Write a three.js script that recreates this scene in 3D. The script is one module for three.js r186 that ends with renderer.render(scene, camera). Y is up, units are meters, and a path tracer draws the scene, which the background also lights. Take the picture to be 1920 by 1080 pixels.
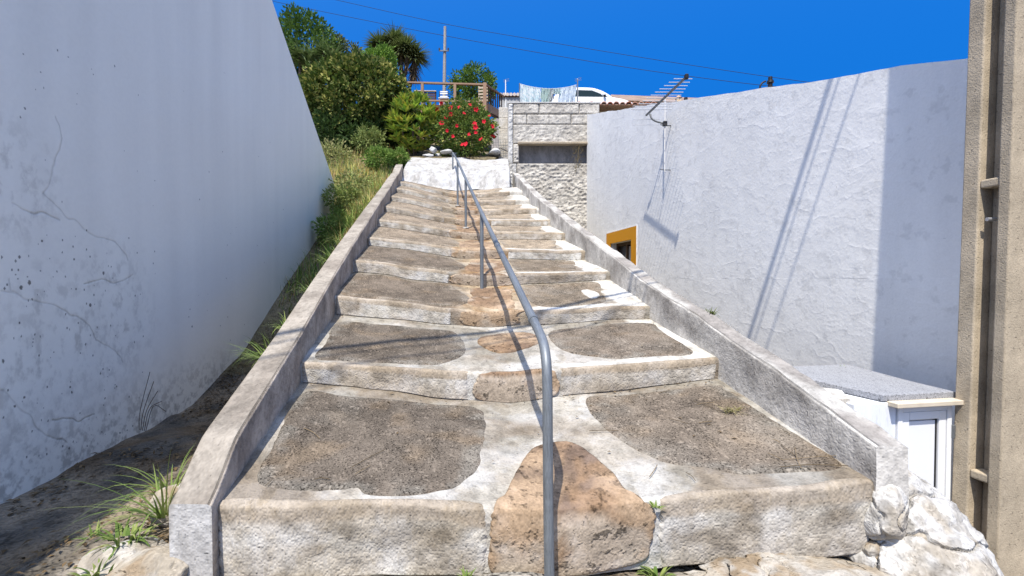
import * as THREE from 'three';
import { mergeGeometries, mergeVertices } from 'three/addons/utils/BufferGeometryUtils.js';
import { RoundedBoxGeometry } from 'three/addons/geometries/RoundedBoxGeometry.js';

// ---------------------------------------------------------------- camera, sky, sun, exposure
// The eye is the origin; y up; "D" below is the distance in front of it (z = -D), in metres.
const scene = new THREE.Scene();
const camera = new THREE.PerspectiveCamera(63.65, 16 / 9, 0.05, 900);
const PITCH = 1.2 * Math.PI / 180;
camera.rotation.x = -PITCH;
scene.add(camera);
const renderer = new THREE.WebGLRenderer({ antialias: true });
renderer.toneMapping = THREE.LinearToneMapping;
renderer.toneMappingExposure = 1.88;
renderer.shadowMap.enabled = true;

const SUN_EL = 66 * Math.PI / 180, SUN_AZ = 19 * Math.PI / 180;   // high, behind the viewer and to the left
const toSun = new THREE.Vector3(-Math.sin(SUN_AZ) * Math.cos(SUN_EL), Math.sin(SUN_EL), Math.cos(SUN_AZ) * Math.cos(SUN_EL)).normalize();
{ // clear deep blue sky: a little paler to the horizon and towards the sun
  const w = 512, h = 256, d = new Float32Array(w * h * 4), v = new THREE.Vector3();
  for (let j = 0; j < h; j++) for (let i = 0; i < w; i++) {
    const th = ((j + 0.5) / h - 0.5) * Math.PI, ph = ((i + 0.5) / w - 0.5) * Math.PI * 2;
    v.set(Math.cos(th) * Math.cos(ph), Math.sin(th), Math.cos(th) * Math.sin(ph));
    const c = Math.max(-1, Math.min(1, v.dot(toSun))), g = Math.acos(c), e = Math.max(0, v.y);
    const hz = Math.exp(-e * 7), au = 1.15 * Math.exp(-g * g / 0.43) + 0.9 * Math.exp(-g / 0.16), side = 0.5 + 0.5 * c;
    const o = (j * w + i) * 4;
    d[o] = 0.0 + 0.02 * hz + 0.78 * au + 0.03 * side ** 5;
    d[o + 1] = 0.083 + 0.07 * hz + 0.78 * au + 0.05 * side * side;
    d[o + 2] = 0.38 + 0.05 * hz + 0.72 * au + 0.06 * side * side;
    d[o + 3] = 1;
  }
  const t = new THREE.DataTexture(d, w, h, THREE.RGBAFormat, THREE.FloatType);
  t.mapping = THREE.EquirectangularReflectionMapping; t.magFilter = THREE.LinearFilter; t.minFilter = THREE.LinearFilter; t.needsUpdate = true;
  scene.background = t; scene.environment = t;
}
const sun = new THREE.DirectionalLight(new THREE.Color(1, 0.93, 0.82), 3.4);
sun.position.copy(toSun).multiplyScalar(60); sun.castShadow = true; sun.shadow.radius = 1;
sun.shadow.mapSize.set(4096, 4096);
Object.assign(sun.shadow.camera, { left: -30, right: 30, top: 30, bottom: -30, near: 1, far: 150 });
scene.add(sun, sun.target); sun.target.position.set(0, 0, -8);

// ---------------------------------------------------------------- helpers
const F = 540 / Math.tan(63.65 / 2 * Math.PI / 180);
const proj = (x, y, D) => { const q = D * Math.cos(PITCH) - y * Math.sin(PITCH); return [960 + F * x / q, 540 - F * (y * Math.cos(PITCH) + D * Math.sin(PITCH)) / q]; };
const V = (x, y, D) => new THREE.Vector3(x, y, -D);
const at = (px, py, D) => { // a point of the place from a sighting at a known distance
  const a = (px - 960) / F, b = (540 - py) / F, c = Math.cos(PITCH), s = Math.sin(PITCH);
  const k = D / (c + b * s); return V(a * k, k * (b * c - s), D);
};
let seedN = 7; const rnd = () => { seedN = (seedN + 0x6d2b79f5) | 0; let t = Math.imul(seedN ^ (seedN >>> 15), 1 | seedN); t = (t + Math.imul(t ^ (t >>> 7), 61 | t)) ^ t; return ((t ^ (t >>> 14)) >>> 0) / 4294967296; };
const R = (a, b) => a + (b - a) * rnd();
const clamp = (x, a = 0, b = 1) => Math.min(b, Math.max(a, x));
const lerp = (a, b, t) => a + (b - a) * t;
const sm = (a, b, x) => { const t = clamp((x - a) / (b - a)); return t * t * (3 - 2 * t); };
const mix3 = (a, b, t) => [lerp(a[0], b[0], t), lerp(a[1], b[1], t), lerp(a[2], b[2], t)];
const hash = (x, y, z) => { let h = Math.imul(x | 0, 0x85ebca6b) + Math.imul(z | 0, 0x1b873593) | 0; h ^= h >>> 15; h = Math.imul(h, 0xc2b2ae35); h ^= h >>> 13; h = h + Math.imul(y | 0, 0x27d4eb2f) | 0; h ^= h >>> 16; h = Math.imul(h, 0x7feb352d); h ^= h >>> 15; h = Math.imul(h, 0x846ca68b); return ((h ^ (h >>> 16)) >>> 0) / 4294967296; };
function vn2(x, y, per, s) { // tiling value noise
  const xi = Math.floor(x), yi = Math.floor(y), fx = x - xi, fy = y - yi, u = fx * fx * (3 - 2 * fx), v = fy * fy * (3 - 2 * fy);
  const m = (a) => per ? ((a % per) + per) % per : a;
  const x0 = m(xi), x1 = m(xi + 1), y0 = m(yi), y1 = m(yi + 1);
  return lerp(lerp(hash(x0, y0, s), hash(x1, y0, s), u), lerp(hash(x0, y1, s), hash(x1, y1, s), u), v);
}
function fb2(x, y, per, s, oct = 4, g = 0.5) { let a = 0, w = 1, n = 0; for (let i = 0; i < oct; i++) { a += w * vn2(x, y, per, s + i * 17); n += w; w *= g; x *= 2; y *= 2; per *= 2; } return a / n; }
function vn3(x, y, z, s = 0) {
  const xi = Math.floor(x), yi = Math.floor(y), zi = Math.floor(z), f = (t) => t * t * (3 - 2 * t), u = f(x - xi), v = f(y - yi), w = f(z - zi);
  const hh = (a, b, c) => hash(a + s * 131, b, c);
  return lerp(lerp(lerp(hh(xi, yi, zi), hh(xi + 1, yi, zi), u), lerp(hh(xi, yi + 1, zi), hh(xi + 1, yi + 1, zi), u), v),
    lerp(lerp(hh(xi, yi, zi + 1), hh(xi + 1, yi, zi + 1), u), lerp(hh(xi, yi + 1, zi + 1), hh(xi + 1, yi + 1, zi + 1), u), v), w);
}
function fb3(x, y, z, oct = 4, s = 0) { let a = 0, w = 1, n = 0; for (let i = 0; i < oct; i++) { a += w * vn3(x, y, z, s + i); n += w; w *= 0.5; x *= 2.03; y *= 2.03; z *= 2.03; } return a / n; }
const s8 = (c) => 255 * clamp(c <= 0.0031308 ? 12.92 * c : 1.055 * Math.pow(c, 1 / 2.4) - 0.055);
// fn(u, v) in 0..1 -> [r, g, b, height]; returns a colour map and a bump map that cover `metres`
function makeTex(size, metres, fn, wide = 1) {
  const W = size * wide, a = new Uint8Array(W * size * 4), b = new Uint8Array(W * size * 4);
  for (let j = 0; j < size; j++) for (let i = 0; i < W; i++) {
    const r = fn((i + 0.5) / W, (j + 0.5) / size), o = (j * W + i) * 4;
    a[o] = s8(r[0]); a[o + 1] = s8(r[1]); a[o + 2] = s8(r[2]); a[o + 3] = 255;
    b[o] = b[o + 1] = b[o + 2] = 255 * clamp(r[3]); b[o + 3] = 255;
  }
  const mk = (d, srgb) => { const t = new THREE.DataTexture(d, W, size, THREE.RGBAFormat); t.wrapS = t.wrapT = THREE.RepeatWrapping; t.magFilter = THREE.LinearFilter; t.minFilter = THREE.LinearMipmapLinearFilter; t.generateMipmaps = true; if (srgb) t.colorSpace = THREE.SRGBColorSpace; const [mx, my] = Array.isArray(metres) ? metres : [metres, metres]; t.repeat.set(1 / mx, 1 / my); t.needsUpdate = true; return t; };
  return { map: mk(a, true), bump: mk(b, false) };
}
function mat(o) {
  const m = new THREE.MeshPhysicalMaterial({ color: 0xffffff, roughness: o.rough ?? 0.9, metalness: o.metal ?? 0, vertexColors: !!o.vc, side: THREE.DoubleSide });
  if (o.rgb) m.color.setRGB(...o.rgb);
  if (o.tex) { m.map = o.tex.map; if (o.bump) { m.bumpMap = o.tex.bump; m.bumpScale = o.bump; } }
  if (o.transmission) { m.transmission = o.transmission; m.thickness = 0; }
  m.specularIntensity = o.spec ?? 0.5;
  return m;
}
// neutral grain maps (mean about 0.8) that multiply the vertex colours
const grey = (v, h) => [v, v, v, h];
const T = {};
T.grain = makeTex(512, 0.9, (u, v) => { const a = fb2(u * 9, v * 9, 9, 1, 5), f = vn2(u * 128, v * 128, 128, 5), p = vn2(u * 70, v * 70, 70, 9), q = fb2(u * 40, v * 40, 40, 77, 3); const pit = p > 0.88 ? (p - 0.88) * 2.5 : 0; const t = clamp(0.80 + (a - 0.5) * 0.5 + (f - 0.5) * 0.16 + (q - 0.5) * 0.42 - pit * 0.9, 0.12, 1); return grey(t, 0.5 + (a - 0.5) * 0.7 + (f - 0.5) * 0.25 + (q - 0.5) * 0.4 - pit); });
T.agg = makeTex(512, 0.7, (u, v) => { const a = fb2(u * 7, v * 7, 7, 21, 4), f = vn2(u * 90, v * 90, 90, 25), g = vn2(u * 150, v * 150, 150, 27), k = vn2(u * 45, v * 45, 45, 28); const hi = f > 0.7 ? (f - 0.7) * 2.6 : 0, lo = g > 0.55 ? (g - 0.55) * 1.3 : 0, hh = k > 0.82 ? (k - 0.82) * 4 : 0; const t = clamp(0.62 + (a - 0.5) * 0.6 + hi * 0.7 + hh - lo, 0.1, 1); return [t, t * 0.99, t * 0.97, 0.45 + hi * 0.5 + hh * 0.4 - lo * 0.6 + (a - 0.5) * 0.3]; });
T.worn = makeTex(1024, 1.6, (u, v) => { const a = fb2(u * 9, v * 9, 9, 41, 6, 0.66), b = fb2(u * 34, v * 34, 34, 45, 4, 0.62), f = vn2(u * 230, v * 230, 230, 47), e = vn2(u * 120, v * 120, 120, 49); const p = sm(0.42, 0.62, a), pit = e > 0.86 ? (e - 0.86) * 1.6 : 0; const t = 0.80 + (a - 0.5) * 0.62 + (b - 0.5) * 0.62 + (f - 0.5) * 0.22 - pit; return [clamp(t, 0.08, 1), clamp(t * lerp(0.965, 1, p), 0.08, 1), clamp(t * lerp(0.90, 1, p), 0.08, 1), clamp(0.5 + (a - 0.5) * 0.7 + (b - 0.5) * 0.6 + (f - 0.5) * 0.2 - pit * 0.8)]; });
T.stone = makeTex(512, 0.8, (u, v) => { const a = fb2(u * 6, v * 9, 0, 61, 1) * 0 + fb2(u * 6, v * 6, 6, 61, 6, 0.62), b = fb2(u * 24, v * 24, 24, 65, 4, 0.6), f = vn2(u * 120, v * 120, 120, 67); const e = fb2(u * 60, v * 60, 60, 69, 2), d = sm(0.5, 0.72, b) * sm(0.3, 0.7, e) * 1.3, l = sm(0.52, 0.66, a); const t = 0.76 + (a - 0.5) * 0.5 + (e - 0.5) * 0.35 - d * 0.4 + (f - 0.5) * 0.2; return [clamp(t + l * 0.1, 0.1, 1), clamp(t * 0.97 + l * 0.12, 0.1, 1), clamp(t * 0.93 + l * 0.16, 0.1, 1), 0.5 + (a - 0.5) * 0.8 - d * 0.3 + (f - 0.5) * 0.15]; });
T.granite = makeTex(256, 0.3, (u, v) => { const f = vn2(u * 64, v * 64, 64, 71), g = vn2(u * 48, v * 48, 48, 73); let t = 0.74 + (f - 0.5) * 0.5; if (g > 0.68) t -= (g - 0.68) * 1.6; return [clamp(t, 0.1, 1), clamp(t, 0.1, 1), clamp(t * 1.02, 0.1, 1), 0.5]; });
T.pole = makeTex(512, 0.6, (u, v) => { const a = fb2(u * 6, v * 6, 6, 81, 5), f = vn2(u * 110, v * 110, 110, 83), p = vn2(u * 60, v * 60, 60, 85), st = fb2(u * 26, v * 3, 0, 87, 2); const pit = p > 0.86 ? (p - 0.86) * 3 : 0; const t = clamp(0.80 + (a - 0.5) * 0.55 + (f - 0.5) * 0.2 - pit * 0.8, 0.1, 1); return grey(t, 0.6 + (a - 0.5) * 0.5 + (f - 0.5) * 0.2 - pit); });
T.wood = makeTex(256, 0.5, (u, v) => { const a = fb2(u * 3, v * 40, 0, 91, 3), b = fb2(u * 8, v * 8, 8, 93, 3); return grey(clamp(0.72 + (a - 0.5) * 0.5 + (b - 0.5) * 0.2, 0.1, 1), a); });
T.soil = makeTex(512, 1.1, (u, v) => { const a = fb2(u * 6, v * 6, 6, 101, 6, 0.6), f = vn2(u * 100, v * 100, 100, 103), b = fb2(u * 26, v * 26, 26, 105, 3); const t = 0.72 + (a - 0.5) * 0.7 + (f - 0.5) * 0.3 - sm(0.58, 0.7, b) * 0.25; return grey(clamp(t, 0.08, 1), clamp(0.5 + (a - 0.5) + (f - 0.5) * 0.4 + (b - 0.5) * 0.4)); });
T.stucco = makeTex(1024, 3.1, (u, v) => { // trowelled render: ripples and scratches
  const w = fb2(u * 5, v * 5, 5, 111, 3), a = fb2(u * 18 + w * 2.2, v * 24 + w * 2.2, 0, 113, 4, 0.55), rr = 1 - Math.abs(2 * fb2(u * 10 + w, v * 15 + w, 0, 117, 4) - 1), f = vn2(u * 320, v * 320, 320, 119), g = vn2(u * 150, v * 150, 150, 121);
  const h = 0.15 + w * 0.30 + a * 0.24 + Math.pow(rr, 7) * 0.12 + (g - 0.5) * 0.07 + (f - 0.5) * 0.05; const st = fb2(u * 22, v * 3, 0, 127, 4, 0.6), mk = sm(0.60, 0.74, fb2(u * 26, v * 26, 26, 129, 4, 0.65)); const t = clamp(0.92 + (w - 0.5) * 0.12 + (st - 0.5) * 0.10 + (f - 0.5) * 0.05 - mk * 0.10 - (g > 0.985 ? 0.3 : 0), 0.1, 1); return [t * 0.985, t * 0.995, t, h];
});
T.clay = makeTex(256, 0.5, (u, v) => { const a = fb2(u * 8, v * 8, 8, 131, 4); return grey(clamp(0.78 + (a - 0.5) * 0.7, 0.1, 1), a); });

const M = {
  mortar: mat({ tex: T.worn, bump: 0.012, vc: true, rough: 0.95, spec: 0.2 }),
  slab: mat({ tex: T.agg, bump: 0.004, vc: true, rough: 0.95, spec: 0.2 }),
  block: mat({ tex: T.worn, bump: 0.012, vc: true, rough: 0.95, spec: 0.2 }),
  stone: mat({ tex: T.stone, bump: 0.010, vc: true, rough: 0.92, spec: 0.25 }),
  coping: mat({ tex: T.grain, bump: 0.006, vc: true, rough: 0.93, spec: 0.2 }),
  rough: mat({ tex: T.grain, bump: 0.012, vc: true, rough: 0.97, spec: 0.15 }),
  soil: mat({ tex: T.soil, bump: 0.03, vc: true, rough: 1, spec: 0.1 }),
  granite: mat({ tex: T.granite, rgb: [0.40, 0.41, 0.43], rough: 0.6 }),
  pole: mat({ tex: T.pole, bump: 0.006, rgb: [0.50, 0.42, 0.31], rough: 0.95, spec: 0.2 }),
  stucco: mat({ tex: T.stucco, bump: 0.011, rgb: [0.90, 0.885, 0.86], rough: 0.95, spec: 0.2 }),
  galv: mat({ tex: T.grain, rgb: [0.25, 0.275, 0.30], metal: 0.5, rough: 0.55 }),
  wood: mat({ tex: T.wood, rgb: [0.42, 0.27, 0.18], rough: 0.85 }),
  darkwood: mat({ tex: T.wood, rgb: [0.16, 0.085, 0.05], rough: 0.85 }),
  palewood: mat({ tex: T.wood, rgb: [0.68, 0.56, 0.42], rough: 0.85 }),
  whiteMetal: mat({ rgb: [0.78, 0.79, 0.80], rough: 0.35 }),
  black: mat({ rgb: [0.015, 0.015, 0.017], rough: 0.5 }),
  dark: mat({ rgb: [0.03, 0.03, 0.035], rough: 0.6 }),
  cable: mat({ rgb: [0.02, 0.02, 0.022], rough: 0.7 }),
  alu: mat({ rgb: [0.55, 0.56, 0.58], metal: 0.7, rough: 0.4 }),
  greyMetal: mat({ rgb: [0.16, 0.17, 0.18], metal: 0.4, rough: 0.5 }),
  orange: mat({ rgb: [0.62, 0.27, 0.01], rough: 0.55 }),
  clay: mat({ tex: T.clay, vc: true, rough: 0.9 }),
  leaf: mat({ vc: true, rough: 0.75, transmission: 0.3, spec: 0.3 }),
  petal: mat({ rgb: [0.62, 0.008, 0.03], rough: 0.8, transmission: 0.2 }),
  bark: mat({ tex: T.wood, rgb: [0.16, 0.12, 0.085], rough: 1 }),
  plain: mat({ vc: true, rough: 0.9, spec: 0.2 }),
};
const taken = new Map();
function numbered(n) { const k = taken.get(n) ?? 0; taken.set(n, k + 1); return k ? n + '_' + String(k).padStart(3, '0') : n; }
function finish(o) { o.castShadow = true; o.receiveShadow = true; return o; }
function thing(name, label, category, pos, group) { const o = new THREE.Group(); o.name = numbered(name); if (pos) o.position.copy(pos); o.userData = { label, category }; if (group) o.userData.group = group; scene.add(o); return o; }
function part(name, geo, m, parent) { const o = finish(new THREE.Mesh(geo, m)); o.name = name; parent.add(o); return o; }
function solo(name, label, category, geo, m, group) { const o = finish(new THREE.Mesh(geo, m)); o.name = numbered(name); o.userData = { label, category }; if (group) o.userData.group = group; scene.add(o); return o; }
function struct(name, geo, m) { const o = finish(new THREE.Mesh(geo, m)); o.name = numbered(name); o.userData = { kind: 'structure' }; scene.add(o); return o; }
const moved = (g, x, y, z) => { g.translate(x, y, z); return g; };
// grid(nu, nv, f) with f(i/nu, j/nv) -> {p:[x,y,z], uv:[..], c:[r,g,b]}
function grid(nu, nv, f) {
  const P = [], U = [], C = [], I = [];
  for (let j = 0; j <= nv; j++) for (let i = 0; i <= nu; i++) { const r = f(i / nu, j / nv); P.push(...r.p); U.push(...r.uv); if (r.c) C.push(...r.c); }
  for (let j = 0; j < nv; j++) for (let i = 0; i < nu; i++) { const a = j * (nu + 1) + i, b = a + 1, c = a + nu + 1, d = c + 1; I.push(a, b, d, a, d, c); }
  const g = new THREE.BufferGeometry(); g.setAttribute('position', new THREE.Float32BufferAttribute(P, 3)); g.setAttribute('uv', new THREE.Float32BufferAttribute(U, 2)); if (C.length) g.setAttribute('color', new THREE.Float32BufferAttribute(C, 3)); g.setIndex(I); g.computeVertexNormals(); return g;
}
function paint(g, fn) { const p = g.attributes.position, n = g.attributes.normal, c = new Float32Array(p.count * 3); for (let i = 0; i < p.count; i++) c.set(fn(p.getX(i), p.getY(i), p.getZ(i), n ? n.getY(i) : 0), i * 3); g.setAttribute('color', new THREE.BufferAttribute(c, 3)); return g; }
function bar(a, b, w, h = w) { // a straight box between two points
  const d = new THREE.Vector3().subVectors(b, a), L = d.length(); const g = new THREE.BoxGeometry(w, h, L);
  const m = new THREE.Matrix4().lookAt(b, a, Math.abs(d.y / L) > 0.95 ? new THREE.Vector3(1, 0, 0) : new THREE.Vector3(0, 1, 0)); m.setPosition(a.clone().add(b).multiplyScalar(0.5)); g.applyMatrix4(m); return g;
}
const poly = (pts, r, n = 8, seg = 40, tight = false) => new THREE.TubeGeometry(tight ? new THREE.CatmullRomCurve3(pts, false, 'catmullrom', 0.02) : new THREE.CatmullRomCurve3(pts), seg, r, n, false);
function rod(a, b, r0, r1 = r0, n = 8) { const d = new THREE.Vector3().subVectors(b, a), L = d.length(), g = new THREE.CylinderGeometry(r1, r0, L, n); g.applyQuaternion(new THREE.Quaternion().setFromUnitVectors(new THREE.Vector3(0, 1, 0), d.normalize())); const m = a.clone().add(b).multiplyScalar(0.5); g.translate(m.x, m.y, m.z); return g; }
// broken stone: displaced icosphere with facets, cracks and a granular skin; uv per face so that the grain is not stretched
function rock(sx, sy, sz, seed, amp = 0.25, det = 5, col = () => [0.5, 0.47, 0.43], ridge = 0) {
  let g = mergeVertices(new THREE.IcosahedronGeometry(1, det).deleteAttribute('uv').deleteAttribute('normal')); const p = g.attributes.position;
  const planes = []; for (let i = 0; i < 22; i++) { const zz = 2 * hash(i, seed, 1) - 1, aa = 6.2832 * hash(i, seed, 2), rr = Math.sqrt(1 - zz * zz); planes.push([rr * Math.cos(aa), zz, rr * Math.sin(aa), 0.70 + 0.32 * hash(i, seed, 3)]); }
  for (let i = 0; i < p.count; i++) {
    let x = p.getX(i), y = p.getY(i), z = p.getZ(i), acc = Math.pow(1.12, -14); for (const q of planes) { const d = q[0] * x + q[1] * y + q[2] * z; if (d > 0.05) acc += Math.pow(q[3] / d, -14); }
    const n = fb3(x * 1.5 + seed, y * 1.5, z * 1.5, 3) - 0.5, k = Math.pow(acc, -1 / 14) * (1 + n * amp * 0.8);   // soft intersection of random planes
    x *= k * sx; y *= k * sy; z *= k * sz; const c = Math.abs(fb3(x * 4.5 + seed, y * 8, z * 4.5, 3, 9) - 0.5), f = fb3(x * 30 + seed, y * 30, z * 30, 3, 10) - 0.5, m = fb3(x * 9, y * 12 + seed, z * 9, 3, 11) - 0.5; const r = Math.hypot(x, y, z) || 1, d = ridge * (-0.045 * (1 - sm(0, 0.022, c)) + 0.035 * m + 0.026 * f); const q = 1 + d / r * Math.min(1, r * 4); p.setXYZ(i, x * q, y * q, z * q);
  }
  g.computeVertexNormals(); paint(g, col); g = g.toNonIndexed(); const P = g.attributes.position, uv = []; const a = new THREE.Vector3(), b = new THREE.Vector3(), c = new THREE.Vector3();
  for (let i = 0; i < P.count; i += 3) { a.fromBufferAttribute(P, i); b.fromBufferAttribute(P, i + 1); c.fromBufferAttribute(P, i + 2); const nn = b.clone().sub(a).cross(c.clone().sub(a)), X = Math.abs(nn.x), Y = Math.abs(nn.y), Z = Math.abs(nn.z); for (const v of [a, b, c]) X >= Y && X >= Z ? uv.push(v.z, v.y) : Y >= Z ? uv.push(v.x, v.z) : uv.push(v.x, v.y); }
  g.setAttribute('uv', new THREE.Float32BufferAttribute(uv, 2)); return g;
}
// ---------------------------------------------------------------- levels of the place
const W = 2.75, XL = (D) => -0.936 - 0.153 * D, XR = (D) => XL(D) + W;
//            D      left   centre right  riser heights l, c, r
const STEPS = [
  [1.953, -0.955, -0.985, -0.865, 0.34, 0.30, 0.30],
  [3.04, -0.563, -0.625, -0.524, 0.126, 0.19, 0.136],
  [4.03, -0.167, -0.292, -0.250, 0.162, 0.125, 0.107],
  [4.94, 0.182, 0.040, 0.057, 0.12, 0.125, 0.085],
  [5.85, 0.511, 0.356, 0.350, 0.10, 0.115, 0.114],
  [6.78, 0.857, 0.670, 0.660, 0.10, 0.11, 0.10],
  [7.67, 1.173, 0.965, 0.960, 0.09, 0.10, 0.097],
  [8.60, 1.505, 1.270, 1.275, 0.09, 0.10, 0.09],
  [9.50, 1.850, 1.575, 1.615, 0.09, 0.09, 0.09],
  [10.35, 2.150, 1.870, 1.940, 0.09, 0.09, 0.09],
  [11.20, 2.420, 2.185, 2.280, 0.09, 0.09, 0.09],
];
const prof = (l, c, r, u) => (u < 0.5 ? lerp(l, c, lerp(u * 2, sm(0, 1, u * 2), 0.5)) : lerp(c, r, lerp(u * 2 - 1, sm(0, 1, u * 2 - 1), 0.5)));
const stepD = (k, u) => STEPS[k][0] + (vn2(u * 3.1 + k * 7, k, 0, 301) - 0.5) * 0.09 - 0.02 * Math.exp(-(((u - 0.5) / 0.1) ** 2));
const noseY = (k, u) => prof(STEPS[k][1], STEPS[k][2], STEPS[k][3], u) + (vn2(u * 9, k * 3, 0, 303) - 0.5) * 0.018;
const riseH = (k, u) => prof(STEPS[k][4], STEPS[k][5], STEPS[k][6], u);
function lineY(D, j = 2) { if (D <= STEPS[0][0]) return STEPS[0][j] + (D - STEPS[0][0]) * 0.33; for (let k = 0; k < 10; k++) if (D <= STEPS[k + 1][0]) return lerp(STEPS[k][j], STEPS[k + 1][j], (D - STEPS[k][0]) / (STEPS[k + 1][0] - STEPS[k][0])); return STEPS[10][j] + (D - 11.2) * 0.33; }
// point on step k: q 0..1 up the riser, 1..2 over the tread to the foot of the next riser; returns [x, y, D]
function onStep(k, u, q) {
  const D0 = stepD(k, u), y1 = noseY(k, u), h = riseH(k, u), D1 = stepD(k + 1, u) + 0.012, y2 = noseY(k + 1, u) - riseH(k + 1, u);
  const A = [D0 + 0.015, y1 - h], B = [D0, y1], C = [D1, y2], r = 0.022; let d, y;
  const L1 = h, L2 = D1 - D0;
  if (q <= 1) { const s = q * L1; d = lerp(A[0], B[0], q); y = lerp(A[1], B[1], q); } else { d = lerp(B[0], C[0], q - 1); y = lerp(B[1], C[1], q - 1); }
  const e = q <= 1 ? -(1 - q) * L1 : (q - 1) * L2;
  if (Math.abs(e) < r) { const t = (e + r) / (2 * r), P0 = [lerp(B[0], A[0], r / L1), lerp(B[1], A[1], r / L1)], P2 = [lerp(B[0], C[0], r / L2), lerp(B[1], C[1], r / L2)]; const a = (1 - t) ** 2, b = 2 * t * (1 - t), c = t * t; d = a * P0[0] + b * B[0] + c * P2[0]; y = a * P0[1] + b * B[1] + c * P2[1]; }
  const x = lerp(XL(d), XR(d), u);
  y += (fb3(x * 2.3, y * 2.3, d * 2.3, 3, 4) - 0.5) * 0.03;
  return [x, y, d];
}
const stepLen = (k, q) => (q <= 1 ? q * (k ? 0.14 : 0.28) : (k ? 0.14 : 0.28) + (q - 1) * (STEPS[k + 1][0] - STEPS[k][0]));
function findUQ(k, px, py, q0 = 1, q1 = 2) { // where on step k a sighting lands
  let u = 0.5, q = 1.5; for (let it = 0; it < 8; it++) { let a = q0, b = q1; for (let i = 0; i < 22; i++) { q = (a + b) / 2; const p = onStep(k, u, q), s = proj(...p); if (s[1] > py) a = q; else b = q; } const p = onStep(k, u, q), l = proj(XL(p[2]), p[1], p[2])[0], r = proj(XR(p[2]), p[1], p[2])[0]; u = clamp((px - l) / (r - l), -0.02, 1.02); } return [u, q];
}
const leftY = (D) => { const t = [[-60, -1.6], [1.2, -1.24], [4.4, -1.2], [5.6, -0.85], [7, -0.15], [8.5, 0.55], [10.3, 1.4], [11.4, 2.55], [12.6, 3.25], [14, 3.7], [17, 4.7], [20, 6.2], [24, 8.2], [40, 8.6], [400, 9]]; for (let i = 1; i < t.length; i++) if (D < t[i][0]) return lerp(t[i - 1][1], t[i][1], (D - t[i - 1][0]) / (t[i][0] - t[i - 1][0])); return 9; };
function groundY(x, D) {
  const t = x - (XL(D) + W / 2); let y;
  const under = D < 1.9 ? -1.24 : Math.max(-1.3, lineY(Math.min(D, 12.3)) - 0.5);
  const L = leftY(D), near = D > 5 && D < 12 ? lerp(L, lineY(D, 1) - 0.05, sm(5, 7.5, D)) : L;
  const right = D < 3 ? lerp(-1.25, -2.5, sm(1.5, 2.4, t)) : lerp(-2.5, 1.2, sm(4, 14, D));
  const rightY = right;
  if (t < 0) { const out = lerp(near, L, sm(-1.6, -2.6, t)); y = lerp(under, out, sm(-1.3, -1.5, t)); } else y = lerp(under, rightY, sm(1.25, 1.65, t));
  if (D > 12.3) { const z = t > 1.1 ? 12.85 : 12.3; y = lerp(y, leftY(D), sm(z, z + 0.4, D)); }
  const far = sm(30, 60, Math.hypot(x, D)); 
  if (D < 1.9) y = lerp(y, -1.26 - 0.02 * Math.max(0, -D), sm(1.9, 0.8, D) * 0.7 * (1 - sm(1.5, 2.2, t)));
  return y + (fb3(x * 0.9, 0, D * 0.9, 4, 3) - 0.5) * 0.12 * (1 - far) + (D < 5 ? (fb3(x * 4, 0, D * 4, 3, 8) - 0.5) * 0.05 : 0);
}
{ // ground: one sheet to the horizon
  const axis = (a, b, step, ext) => { const r = []; for (let v = a; v <= b + 1e-6; v += step) r.push(v); let s = step; while (r[r.length - 1] < ext) { s *= 1.35; r.push(r[r.length - 1] + s); } s = step; while (r[0] > -ext) { s *= 1.35; r.unshift(r[0] - s); } return r; };
  const xs = axis(-7, 5, 0.07, 350), ds = axis(-1, 15, 0.07, 350);
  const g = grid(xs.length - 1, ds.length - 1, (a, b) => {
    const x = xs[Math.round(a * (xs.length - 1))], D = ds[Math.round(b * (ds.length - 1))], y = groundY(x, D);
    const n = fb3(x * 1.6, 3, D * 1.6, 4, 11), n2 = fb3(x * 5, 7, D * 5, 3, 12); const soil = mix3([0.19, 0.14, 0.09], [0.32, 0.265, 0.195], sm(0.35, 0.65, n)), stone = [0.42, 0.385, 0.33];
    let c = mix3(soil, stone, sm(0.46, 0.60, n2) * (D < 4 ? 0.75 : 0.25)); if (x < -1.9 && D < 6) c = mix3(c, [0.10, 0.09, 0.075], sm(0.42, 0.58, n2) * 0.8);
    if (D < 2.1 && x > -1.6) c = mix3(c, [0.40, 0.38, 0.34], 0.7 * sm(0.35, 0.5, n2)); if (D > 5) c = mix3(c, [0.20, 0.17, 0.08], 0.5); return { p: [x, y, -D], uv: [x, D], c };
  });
  struct('ground', g, M.soil);
}

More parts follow.
